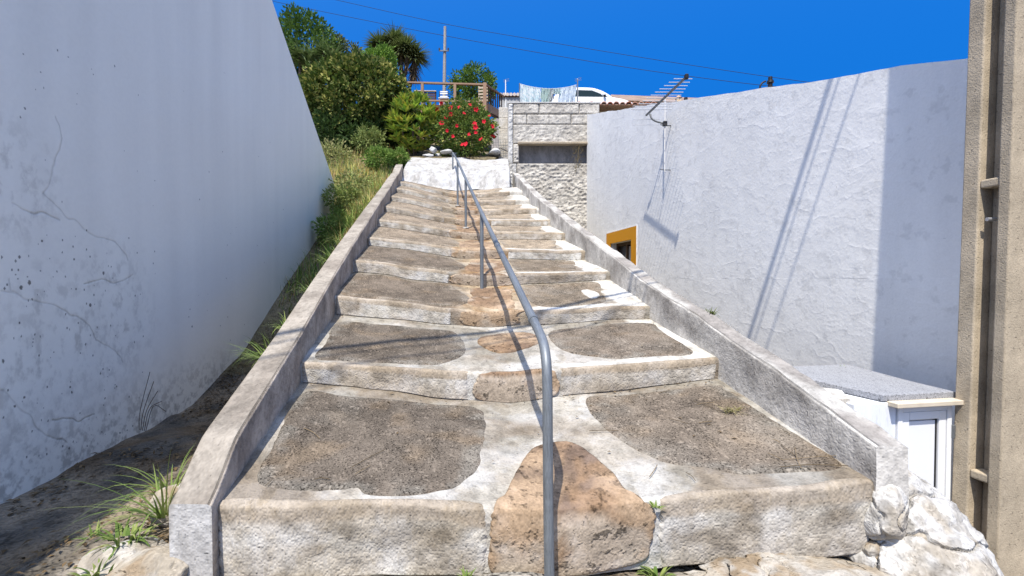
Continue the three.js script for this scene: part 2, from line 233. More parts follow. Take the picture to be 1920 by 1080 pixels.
// ---------------------------------------------------------------- stairway
const stair = thing('concrete_stairway', 'wide worn concrete and stone stairway climbing between low parapets', 'stairway');
const C = { mortar: [0.245, 0.230, 0.203], paint: [0.55, 0.542, 0.52], grime: [0.195, 0.160, 0.124], sand: [0.41, 0.33, 0.235], ochre: [0.31, 0.195, 0.10], slab: [0.158, 0.134, 0.110], slabR: [0.20, 0.167, 0.134] };
function baseColor(k, u, q) {
  const x = u * W, s = stepLen(k, q), n = fb3(x * 1.7, s * 2.4, k * 5.3, 4, 21), n2 = fb3(x * 7, s * 7, k * 3.1, 3, 22), n3 = fb3(x * 3.2, s * 5, k * 9.7, 4, 23);
  let c = C.mortar; const tread = q > 1.03;
  c = mix3(C.mortar, C.grime, sm(0.50, 0.64, n3) * 0.75);
  if (u < 0.45 && k >= 2) c = mix3(c, C.grime, (tread ? 0.75 : 0.25) * sm(0.35, 0.55, n));
  if (k > 3) c = mix3(c, C.sand, 0.3);
  if (!tread) c = mix3(c, C.paint, sm(0.52, 0.62, n) * 0.7);
  const mid = Math.exp(-(((u - 0.52 + (n - 0.5) * 0.16) / 0.11) ** 4));
  if (k >= 2) c = mix3(c, mix3(C.sand, C.ochre, sm(0.47, 0.58, n3)), mid * 0.92);
  if (u > 0.6 && k >= 2) c = mix3(c, C.sand, 0.35 * sm(0.4, 0.6, n));
  if (tread && u > 0.58 && k > 0) { // painted white borders along the nosing and the right-hand kerb
    const e = (n2 - 0.5) * 0.05 + (n - 0.5) * 0.04, edge = sm(0.905, 0.92, u + e) , nose = 1 - sm(0.10, 0.13, q - 1 + e * 2.5); c = mix3(c, C.paint, Math.max(edge, nose * sm(0.60, 0.68, u)) * (k > 7 ? 0.6 : 0.95));
  }
  if (k >= 7 && u > 0.8) c = mix3(c, C.paint, sm(0.8, 0.92, u + (n - 0.5) * 0.2) * 0.9);
  if (k >= 8 && u < 0.12) c = mix3(c, C.paint, sm(0.12, 0.05, u + (n - 0.5) * 0.1) * 0.9);
  if (k <= 1 && tread) c = mix3(c, C.paint, 0.05 + 0.4 * sm(0.45, 0.62, n));
  return c.map((v) => v * 1.18);
}
const catmull = (pts, m) => new THREE.CatmullRomCurve3(pts.map((p) => new THREE.Vector3(p[0], p[1], 0)), true, 'catmullrom', 0.5).getSpacedPoints(m).slice(0, m).map((p) => [p.x, p.y]);
// one laid piece: an outline on step k in (u, q), proud of the bedding by `lift`
function piece(k, outline, lift, col, o = {}) {
  const m = o.m ?? 96, rings = o.rings ?? [0, 0.12, 0.24, 0.36, 0.48, 0.6, 0.7, 0.79, 0.86, 0.91, 0.95, 0.98, 1], sc = STEPS[k + 1][0] - STEPS[k][0];
  let pts = catmull(outline, m); const cx = o.cx ?? pts.reduce((a, p) => a + p[0], 0) / m, cy = o.cy ?? pts.reduce((a, p) => a + p[1], 0) / m; const P = [], U = [], Cc = [], I = [];
  const jag = (o.jag ?? 0.012) * 1.3; pts = pts.map((p, i) => { const e = (fb3(p[0] * W * 13, p[1] * sc * 13, k * 4 + (o.seed ?? 0), 3, 31) - 0.5) * 2 * jag; const dx = (p[0] - cx) * W, dy = (p[1] - cy) * sc, L = Math.hypot(dx, dy) || 1; return [p[0] + dx / L * e / W, p[1] + dy / L * e / sc]; });
  const hgt = (r) => r > 0.985 ? -0.6 : r > 0.96 ? 0.62 : 1;
  rings.forEach((r, ri) => pts.forEach((p) => {
    const u = lerp(cx, p[0], r), q = clamp(lerp(cy, p[1], r), 0.0, 1.985), b = onStep(k, u, q); const up = q < 1 ? sm(0.75, 1, q) * 0.7 : lerp(0.7, 1, sm(1, 1.06, q)), l = lift * hgt(r) + (fb3(b[0] * 5, b[1] * 5, b[2] * 5, 3, 41) - 0.5) * (o.bumpy ?? 0.008) * (r > 0.97 ? 0 : 1);
    P.push(b[0], b[1] + l * up, -(b[2] - l * (1 - up * 0.85))); U.push(u * W, stepLen(k, q)); Cc.push(...col(u, q, b, r).map((v) => v * 1.22));
  }));
  for (let r = 0; r < rings.length - 1; r++) for (let i = 0; i < m; i++) { const a = r * m + i, b = r * m + (i + 1) % m, c = a + m, d = b + m; I.push(a, c, d, a, d, b); }
  let g = new THREE.BufferGeometry(); g.setAttribute('position', new THREE.Float32BufferAttribute(P, 3)); g.setAttribute('uv', new THREE.Float32BufferAttribute(U, 2)); g.setAttribute('color', new THREE.Float32BufferAttribute(Cc, 3)); g.setIndex(I); g.computeVertexNormals(); return g;
}
const slabCol = (k, base) => (u, q, b, r) => { const wr = fb3(b[0] * 14, b[1] * 5, b[2] * 14, 4, 75), edge = sm(0.80, 1.02, r + (wr - 0.5) * 0.5) * sm(0.40, 0.58, wr) * (k > 1 ? 0.9 : 0.65); const n = fb3(b[0] * 1.8, b[1], b[2] * 1.8, 4, 51 + k), n2 = fb3(b[0] * 6, b[1], b[2] * 6, 3, 61); let c = base.map((v) => v * (0.72 + 0.56 * n)); c = mix3(c, [0.27, 0.195, 0.12], sm(0.56, 0.72, n2) * 0.28); c = mix3(c, k > 1 ? [0.29, 0.255, 0.21] : C.mortar, edge); return mix3(c, [0.30, 0.28, 0.25], 0.35 * sm(0.60, 0.74, fb3(b[0] * 3, 9, b[2] * 3, 4, 71)) * 0.7); };
const riserCol = (k, tone, white) => (u, q, b) => { const n = fb3(b[0] * 2, b[1] * 4, k, 4, 81), n2 = fb3(b[0] * 8, b[1] * 8, k, 3, 83); let c = mix3(tone, tone.map((v) => v * 0.62), sm(0.48, 0.68, n2) * 0.7); const band = sm(0.72, 0.82, q + (n - 0.5) * 0.3) ; c = mix3(c, [0.29, 0.24, 0.185], band * 0.6); return mix3(c, C.paint, clamp((0.35 + 0.65 * sm(0.36, 0.58, n)) * white) * (1 - band * 0.85) * sm(0.75, 0.45, n2 * 0.9)); };
const stoneCol = (dark) => (u, q, b) => { const n = fb3(b[0] * 3, b[1] * 3, b[2] * 3, 5, 91), n2 = fb3(b[0] * 9, b[1] * 9, b[2] * 9, 3, 93); let c = mix3([0.37, 0.275, 0.19], [0.25, 0.17, 0.11], sm(0.40, 0.62, n)); c = mix3(c, [0.14, 0.105, 0.085], sm(0.45, 0.68, n2) * dark); if (q < 0.97) c = mix3(c, [0.42, 0.36, 0.295], sm(0.97, 0.8, q) * sm(0.35, 0.6, n2 + n - 0.4)); return mix3(c, [0.46, 0.41, 0.345], sm(0.60, 0.72, fb3(b[0] * 4, b[1] * 4 + 5, b[2] * 4, 4, 95)) * 0.65); };
const px = (k, list, a, b) => list.map(([x, y]) => findUQ(k, x, y, a, b));
for (let k = 0; k < 10; k++) {
  const near = k < 3, nu = near ? 190 : 120, nr = near ? 12 : 8, nt = near ? 64 : 34;
  const g = grid(nu, nr + nt, (a, b) => { const j = Math.round(b * (nr + nt)), q = j <= nr ? j / nr : 1 + Math.pow((j - nr) / nt, j - nr < 8 ? 1.05 : 1) * 1.0, u = k ? lerp(-0.03, 1.03, a) : lerp(-0.02, 1.003, a), p = onStep(k, u, q); return { p: [p[0], p[1], -p[2]], uv: [u * W, stepLen(k, q)], c: baseColor(k, u, q) }; });
  const step = part('step', g, M.mortar, stair);
  const rb = (u0, u1, lo, hi, tone, white, o = {}) => part('riser_block', piece(k, [[u0, lo], [u0, 0.5], [u0 + 0.001, hi - 0.06], [u0 + 0.008, hi], [(u0 + u1) / 2, hi + 0.005], [u1 - 0.01, hi], [u1 - 0.002, hi - 0.06], [u1, 0.5], [u1 - 0.002, lo + 0.04], [u1 - 0.012, lo - 0.01], [(u0 + u1) / 2, lo - 0.015], [u0 + 0.01, lo - 0.01]], o.lift ?? 0.010, riserCol(k, tone, white), { jag: 0.006, seed: k, bumpy: 0.012, ...o }), M.block, step);
  if (k === 0) {
    part('tread_slab', piece(k, px(k, [[478, 905], [505, 845], [565, 738], [640, 742], [760, 752], [885, 762], [912, 790], [903, 850], [893, 885], [850, 915], [760, 932], [690, 930], [668, 915], [640, 920], [560, 920]]), 0.007, slabCol(k, C.slab), { jag: 0.01, m: 160 }), M.slab, step);
    part('tread_slab', piece(k, px(k, [[1098, 745], [1200, 738], [1340, 722], [1365, 735], [1470, 800], [1580, 872], [1500, 886], [1390, 890], [1330, 878], [1250, 868], [1170, 830], [1125, 795]]), 0.007, slabCol(k, C.slabR), { jag: 0.01, m: 160 }), M.slab, step);
    part('riser_block', piece(k, [[0.0, 0.02], [0.0, 0.5], [0.0, 0.97], [0.004, 1.035], [0.06, 1.05], [0.2, 1.035], [0.36, 1.05], [0.40, 1.04], [0.408, 0.99], [0.412, 0.5], [0.408, 0.05], [0.39, 0.01], [0.2, 0.0], [0.01, 0.0]], 0.011, riserCol(k, [0.38, 0.335, 0.275], 1.25), { jag: 0.008, bumpy: 0.022, m: 140 }), M.block, step);
    part('riser_block', piece(k, [[0.685, 0.05], [0.68, 0.5], [0.68, 0.95], [0.686, 1.025], [0.74, 1.04], [0.85, 1.03], [0.96, 1.04], [0.993, 1.03], [0.998, 0.98], [1.0, 0.5], [0.995, 0.05], [0.985, 0.01], [0.85, 0.0], [0.70, 0.01]], 0.011, riserCol(k, [0.35, 0.31, 0.26], 0.9), { jag: 0.008, bumpy: 0.02, m: 140 }), M.block, step);
    part('centre_stone', piece(k, [[0.425, 0.02], [0.415, 0.55], [0.42, 1.0], ...px(k, [[945, 930], [972, 880], [1000, 842], [1060, 828], [1105, 850], [1150, 890], [1172, 920]]), [0.655, 1.03], [0.675, 0.85], [0.67, 0.4], [0.655, 0.1], [0.56, 0.02]], 0.018, stoneCol(0.8), { jag: 0.008, bumpy: 0.016, m: 160, cy: 1.0, cx: 0.54 }), M.stone, step);
  } else if (k === 1) {
    part('tread_slab', piece(k, px(k, [[590, 672], [612, 640], [632, 606], [700, 608], [790, 616], [850, 622], [874, 650], [866, 668], [820, 684], [740, 682], [660, 678]]), 0.006, slabCol(k, C.slab), { jag: 0.008, m: 130 }), M.slab, step);
    part('tread_slab', piece(k, px(k, [[1052, 656], [1030, 622], [1100, 614], [1215, 606], [1240, 620], [1300, 660], [1240, 668], [1140, 672]]), 0.006, slabCol(k, C.slabR), { jag: 0.008, m: 130 }), M.slab, step);
    part('centre_stone', piece(k, px(k, [[895, 640], [930, 628], [990, 626], [1015, 640], [985, 655], [930, 662]]), 0.012, stoneCol(0.6), { jag: 0.01 }), M.stone, step);
    rb(0.005, 0.405, 0.03, 1.03, [0.36, 0.312, 0.255], 0.8, { bumpy: 0.016, m: 130 }); rb(0.625, 0.995, 0.03, 1.03, [0.33, 0.282, 0.225], 0.6, { bumpy: 0.014, m: 130 });
    part('centre_stone', piece(k, [[0.43, 0.03], [0.425, 0.8], [0.45, 1.02], [0.53, 1.03], [0.60, 1.02], [0.615, 0.8], [0.61, 0.05]], 0.016, stoneCol(0.5), { jag: 0.008, bumpy: 0.016 }), M.stone, step);
  } else {
    const w0 = R(-0.02, 0.02), e = k < 4 ? 0.415 : 0.40 + R(-0.03, 0.02);
    part('tread_slab', piece(k, [[0.015, 1.10], [0.012, 1.9], [0.06, 1.955], [0.2, 1.96], [e - 0.05, 1.95], [e + w0, 1.8], [e + 0.03, 1.4], [e - 0.01, 1.13], [e - 0.08, 1.07], [0.2, 1.075]], 0.006, slabCol(k, k < 4 ? [0.19, 0.157, 0.125] : [0.31, 0.256, 0.198]), { jag: 0.012, seed: k, m: near ? 120 : 80 }), M.slab, step);
    const r1 = k > 7 ? 0.84 : 0.905; part('tread_slab', piece(k, [[0.66, 1.14], [0.64, 1.55], [0.645, 1.9], [0.70, 1.955], [0.85, 1.95], [r1 + 0.035, 1.9], [r1, 1.5], [r1 - 0.03, 1.16], [0.78, 1.125]], 0.006, slabCol(k, k < 4 ? [0.235, 0.194, 0.15] : [0.38, 0.312, 0.235]), { jag: 0.012, seed: k + 30, m: near ? 120 : 80 }), M.slab, step);
    if (k === 2) part('mortar_patch', piece(k, px(k, [[1090, 547], [1100, 544], [1118, 550], [1124, 556], [1112, 561], [1098, 556]]), 0.011, () => C.paint, { m: 32 }), M.mortar, step);
    part('centre_stone', piece(k, [[0.45, 1.15], [0.44, 1.5], [0.46, 1.85], [0.52, 1.92], [0.585, 1.8], [0.60, 1.4], [0.57, 1.12]].map(([a, b]) => [a + R(-0.02, 0.02), b + R(-0.05, 0.05)]), 0.008, stoneCol(0.4), { jag: 0.03, seed: k, m: 72, bumpy: 0.014 }), M.stone, step);
    rb(0.005, 0.38 + R(-0.03, 0.03), 0.03, 1.03, [0.36, 0.312, 0.258], k === 3 || k === 4 ? 1.3 : 0.95, { m: 90 }); rb(0.63 + R(-0.02, 0.02), k > 7 ? 0.9 : 0.985, 0.03, 1.03, k > 4 ? [0.43, 0.365, 0.29] : [0.32, 0.28, 0.235], k === 4 || k === 6 ? 1.3 : 0.6, { m: 90 });
    part('centre_stone', piece(k, [[0.42, 0.04], [0.415, 0.8], [0.44, 1.02], [0.51, 1.03], [0.58, 1.02], [0.605, 0.8], [0.60, 0.05]].map(([a, b]) => [a + R(-0.03, 0.03), b]), 0.011, stoneCol(0.4), { jag: 0.022, seed: k, bumpy: 0.016, m: 72 }), M.stone, step);
  }
}
{ // whitewashed ramp at the head of the stairs
  const x0 = (D) => lerp(XL(11.2), -2.72, sm(11.2, 12.7, D)), x1 = (D) => lerp(XR(11.2) - 0.16, -0.10, sm(11.2, 12.7, D));
  const g = grid(90, 60, (a, b) => { const D = 11.18 + b * 1.55 , u = a, f = sm(0.0, 0.28, b); let y = b < 0.06 ? lerp(prof(2.33, 2.08, 2.17, u), prof(2.45, 2.22, 2.31, u), b / 0.06) : lerp(prof(2.45, 2.22, 2.31, u), 3.30 - 0.05 * u, Math.pow((b - 0.06) / 0.94, 0.62)); const x = lerp(x0(D), x1(D), a); y += (fb3(x * 2, 0, D * 2, 4, 33) - 0.5) * 0.14; const n = fb3(x * 4, 1, D * 4, 4, 37), n2 = fb3(x * 12, 1, D * 12, 3, 38); const c = mix3([0.45, 0.455, 0.468], [0.32, 0.31, 0.30], sm(0.58, 0.68, n) * 0.35 + sm(0.62, 0.7, n2) * 0.3); return { p: [x, y, -D], uv: [x, D], c: c.map((v) => v * 1.1) }; });
  const r = solo('landing_ramp', 'white painted concrete ramp at the head of the stairs', 'ramp', g, M.mortar);
}
// ---------------------------------------------------------------- parapets
function parapet(name, label, side, th, topAt, D0, D1, colTop, colIn, amp, over = 1.4) {
  const xin = (D) => (side < 0 ? XL(D) : XR(D)), n = 150, prof2 = 22, P = [];
  // section: foot inside -> up the inner face -> rounded edge -> top -> rounded edge -> down the outer face
  const sec = (D) => { const t = topAt(D), r = 0.014, s = []; const X = (o) => xin(D) + side * o; const bot = Math.min(lineY(D, side < 0 ? 1 : 3), t) - 0.55;
    for (let i = 0; i <= 7; i++) s.push([X(-0.004), lerp(bot, t - r, i / 7), 0]); s.push([X(0.004), t - r * 0.3, 0]); for (let i = 0; i <= 6; i++) s.push([X(lerp(r, th - r, i / 6)), t, 1]); s.push([X(th - 0.004), t - r * 0.3, 1]); for (let i = 0; i <= 5; i++) s.push([X(th), lerp(t - r, t - over, i / 5), 2]); return s; };
  const m = sec(D0).length;
  const g = grid(n, m - 1, (a, b) => { const D = lerp(D0, D1, a), j = Math.round(b * (m - 1)), s = sec(D)[j]; const w = (fb3(s[0] * 3, s[1] * 3, D * 3, 3, 55) - 0.5) * amp, w2 = (fb3(s[0] * 14, s[1] * 14, D * 14, 2, 56) - 0.5) * amp * 0.5; const p = [s[0] + (w + w2) * (s[2] === 1 ? 0.3 : 1), s[1] + (w + w2) * (s[2] === 1 ? 1 : 0.2), -D]; const c = (s[2] === 1 ? colTop : colIn)(p[0], p[1], D); return { p, uv: [D, s[2] === 0 ? s[1] : s[2] === 1 ? s[0] + 5.3 : 2.1 - s[1]], c }; });
  // near end face and far end
  const cap = (D) => { const s = sec(D), pts = s.map((v) => new THREE.Vector2(v[0] + (fb3(v[0] * 3, v[1] * 3, D * 3, 3, 55) - 0.5) * amp * (v[2] === 1 ? 0.3 : 1) + (fb3(v[0] * 14, v[1] * 14, D * 14, 2, 56) - 0.5) * amp * 0.5 * (v[2] === 1 ? 0.3 : 1), v[1] + ((fb3(v[0] * 3, v[1] * 3, D * 3, 3, 55) - 0.5) * amp + (fb3(v[0] * 14, v[1] * 14, D * 14, 2, 56) - 0.5) * amp * 0.5) * (v[2] === 1 ? 1 : 0.2))); const sh = new THREE.Shape(pts); const c = new THREE.ShapeGeometry(sh); c.translate(0, 0, -D); paint(c, (x, y) => colIn(x, y, D + 0.3)); return c; };
  const o = thing(name, label, 'parapet'); const body = part('body', g, M.coping, o); const ef = part('end_face', cap(D0), M.coping, o); if (side < 0) paint(ef.geometry, (x, y) => mix3([0.62, 0.62, 0.62], [0.40, 0.38, 0.36], sm(0.5, 0.66, fb3(x * 9, y * 9, 1, 4, 66)))); part('end_face', cap(D1), M.coping, o); return o;
}
const LT = (D) => (D < 2.15 ? lerp(-0.915, lineY(2.15, 1) + 0.17, sm(1.86, 2.15, D) * 0.4 + clamp((D - 1.86) / 0.29) * 0.6) : D < 10.6 ? lineY(D, 1) + 0.17 : lineY(10.6, 1) + 0.17 + (D - 10.6) * 0.42 + 0.03 * sm(10.6, 11.2, D));
const RT = (D) => lineY(D, 3) + 0.185;
const cTopL = (x, y, D) => mix3([0.31, 0.28, 0.242], [0.235, 0.208, 0.178], sm(0.45, 0.62, fb3(x * 4, y * 4, D * 1.6, 4, 57))).map((v) => v * 1.22);
const cInL = (x, y, D) => mix3([0.42, 0.365, 0.305], [0.27, 0.23, 0.19], sm(0.45, 0.65, fb3(x * 4, y * 9, D * 6, 4, 58))).map((v) => v * 1.22);
const cTopR = (x, y, D) => mix3([0.42, 0.405, 0.375], [0.27, 0.25, 0.23], sm(0.45, 0.6, fb3(x * 5, y * 5, D * 4, 4, 59))).map((v) => v * 1.22);
const cInR = (x, y, D) => mix3([0.52, 0.50, 0.465], [0.33, 0.31, 0.285], sm(0.43, 0.6, fb3(x * 5, y * 7, D * 4, 5, 60))).map((v) => v * 1.22);
parapet('stair_parapet', 'smooth grey concrete parapet along the left side of the stairs', -1, 0.17, LT, 1.86, 11.5, cTopL, cInL, 0.012);
parapet('stair_parapet', 'rough pale parapet along the right side of the stairs', 1, 0.135, RT, 1.915, 11.75, cTopR, cInR, 0.028);
// ---------------------------------------------------------------- handrail
{
  const rail = thing('handrail', 'galvanised steel tube handrail running up the middle of the stairs', 'handrail');
  const posts = [[0.142, 1.84, -1.24, -0.36], [-0.312, 4.8, -0.21, 0.672], [-0.715, 7.2, 0.78, 1.535], [-1.05, 9.0, 1.40, 2.262], [-1.485, 11.7, 2.45, 3.14]];
  const top = posts.slice(1).map((p) => V(p[0], p[3], p[1])); const dir = new THREE.Vector3().subVectors(top[0], V(0.128, -0.262, 1.97)).normalize();
  const pts = [V(0.150, -1.26, 1.83), V(0.145, -0.9, 1.835), V(0.142, -0.55, 1.84), V(0.141, -0.43, 1.843), V(0.139, -0.35, 1.862), V(0.135, -0.295, 1.905), V(0.128, -0.258, 1.985), V(0.10, -0.195, 2.17)];
  const cA = new THREE.CatmullRomCurve3(pts, false, 'centripetal'); part('rail', mergeGeometries([new THREE.TubeGeometry(cA, 90, 0.0208, 14), rod(pts[7], top[0], 0.0208, 0.0208, 14), rod(top[0], top[1], 0.0208, 0.0208, 14), rod(top[1], top[2], 0.0208, 0.0208, 12), rod(top[2], top[3].clone().add(new THREE.Vector3(-0.008, 0.02, -0.06)), 0.0208, 0.0208, 12)]), M.galv, rail);
  for (const p of posts.slice(1)) part('post', rod(V(p[0], p[2] - 0.06, p[1]), V(p[0], p[3], p[1]), 0.0195, 0.0195, 12), M.galv, rail);
  const cg = paint(rock(0.06, 0.03, 0.06, 5, 0.2, 8, () => [0.36, 0.34, 0.31], 0.4), () => [0.36, 0.34, 0.31]); for (const p of posts) { const c = part('mortar_collar', cg, M.rough, rail); const yy = p[1] < 2 ? -1.25 : p[2] - 0.012; c.position.set(p[0], yy, -p[1]); c.rotation.y = p[1] * 2; }
  const j = V(0.10, -0.195, 2.17).lerp(top[0], 0.0); part('joint', rod(j.clone().addScaledVector(dir, -0.012), j.clone().addScaledVector(dir, 0.012), 0.0245, 0.0245, 14), M.galv, rail);
  const j2 = V(0.10, -0.195, 2.17).lerp(top[0], 0.52); part('joint', rod(j2.clone().addScaledVector(dir, -0.006), j2.clone().addScaledVector(dir, 0.006), 0.0238, 0.0238, 14), M.galv, rail);
}
// ---------------------------------------------------------------- the two white houses beside the stairs
const AX = new THREE.Vector3(-0.148, 0, -0.989).normalize(), AZ = new THREE.Vector3().crossVectors(AX, new THREE.Vector3(0, 1, 0));
const wallFrame = (x0) => new THREE.Matrix4().makeBasis(AX, new THREE.Vector3(0, 1, 0), AZ).setPosition(x0, 0, 0);
const S = (D) => D / 0.989;   // distance along a house wall
const LX = -2.39, RX = 3.89;
const onWall = (x0, px, py) => { const D = x0 / ((px - 960) / F + 0.148); return [S(D), at(px, py, D).y]; };
const lineDist = (x, y, pts) => { let m = 9; for (let i = 1; i < pts.length; i++) { const [ax, ay] = pts[i - 1], [bx, by] = pts[i], dx = bx - ax, dy = by - ay, t = clamp(((x - ax) * dx + (y - ay) * dy) / (dx * dx + dy * dy)); m = Math.min(m, Math.hypot(x - ax - dx * t, y - ay - dy * t)); } return m; };
{
  const W1 = (l) => l.map(([a, b]) => onWall(LX, a, b));
  const cracks = [W1([[112, 215], [122, 259], [120, 280], [109, 303], [101, 327], [86, 363], [106, 386], [130, 407], [171, 438], [205, 448], [218, 452], [233, 467], [244, 487]]), W1([[28, 384], [57, 394], [90, 402], [117, 415]]), W1([[5, 545], [48, 560], [96, 570], [144, 594], [168, 613], [178, 637], [207, 651], [231, 676]]), W1([[0, 731], [29, 762], [58, 791], [82, 815], [120, 830]]), W1([[160, 532], [190, 524], [215, 530], [252, 518]]), W1([[20, 520], [22, 548], [45, 560]]), W1([[95, 785], [140, 788], [175, 780]])];
  const spots = []; for (let i = 0; i < 200; i++) { const a = rnd(), p = a < 0.6 ? [R(0, 270), R(430, 860)] : [R(0, 560), R(60, 800)]; spots.push([...onWall(LX, p[0], p[1]), R(0.002, 0.006) * (rnd() < 0.06 ? 2.0 : 1)]); }
  const mil = [[150, 640], [190, 690], [230, 620], [90, 560], [20, 340], [60, 700], [210, 550]].map(([a, b]) => [...onWall(LX, a, b), R(0.12, 0.3)]);
  const cell = new Map(); for (const s of spots) { const k = Math.floor(s[0] * 4) + ',' + Math.floor(s[1] * 4); for (let i = -1; i < 2; i++) for (let j = -1; j < 2; j++) { const kk = (Math.floor(s[0] * 4) + i) + ',' + (Math.floor(s[1] * 4) + j); if (!cell.has(kk)) cell.set(kk, []); cell.get(kk).push(s); } }
  const tex = makeTex(1024, [9, 6], (u, v) => {
    const s = u * 9 < 2 ? u * 9 + 9 : u * 9, y = v * 6 > 4.4 ? v * 6 - 6 : v * 6; let t = 0.93 + (fb2(s * 0.9, y * 0.7, 0, 201, 4) - 0.5) * 0.08 + (fb2(s * 5, y * 0.35, 0, 203, 3) - 0.5) * 0.10 + (vn2(s * 60, y * 60, 0, 205) - 0.5) * 0.03, h = 0.5 + (fb2(s * 2, y * 2, 0, 207, 4) - 0.5) * 0.8; let w = 0;
    if (s < 7 && y < 3.2) { const wx = s + (vn2(s * 16, y * 16, 0, 209) - 0.5) * 0.03, wy = y + (vn2(s * 16, y * 16, 0, 210) - 0.5) * 0.03; for (const c of cracks) { const d = lineDist(wx, wy, c); if (d < 0.008) { w = Math.max(w, (1 - d / 0.008) * (0.35 + 0.65 * vn2(s * 5, y * 5, 0, 211))); } } }
    let g = 0; for (const m of mil) { const d = Math.hypot(s - m[0], y - m[1]) / m[2]; if (d < 2.2) g = Math.max(g, (1 - d / 2.2)); }
    g = g * sm(0.45, 0.72, fb2(s * 17, y * 13, 0, 213, 6, 0.7)) * 0.30; const foot = y + 1.22 < 0.6 ? sm(0.6, 0.0, y + 1.22) * sm(0.40, 0.66, fb2(s * 18, y * 18, 0, 215, 6, 0.7)) * 0.42 : 0; let sp = 0; for (const q of cell.get(Math.floor(s * 4) + ',' + Math.floor(y * 4)) ?? []) { if (Math.hypot(s - q[0], (y - q[1]) * 0.8) < q[2]) sp = 0.75; }
    const k = 1 - clamp(w * 0.36 + g + foot + sp, 0, 0.9); t *= k; return [t, t * lerp(0.97, 1, k), t * lerp(0.94, 1.01, k), h - w * 0.4];
  }, 2);
  const plaster = mat({ tex, bump: 0.012, rgb: [0.95, 0.935, 0.825], rough: 0.85, spec: 0.25 });
  const house = thing('white_house', 'tall shaded white house wall with cracked plaster left of the stairs', 'house');
  const sh = new THREE.Shape([[S(-2), -1.9], [S(10.32), -1.9], [S(10.32), 2.09], [S(6), 4.22], [S(1), 1.55], [S(-2), 0.6]].map((p) => new THREE.Vector2(...p)));
  const g = new THREE.ExtrudeGeometry(sh, { depth: 5, bevelEnabled: true, bevelSize: 0.012, bevelThickness: 0.012, bevelSegments: 2 }); g.translate(0, 0, -5.012); g.applyMatrix4(wallFrame(LX)); part('wall', g, plaster, house);
}
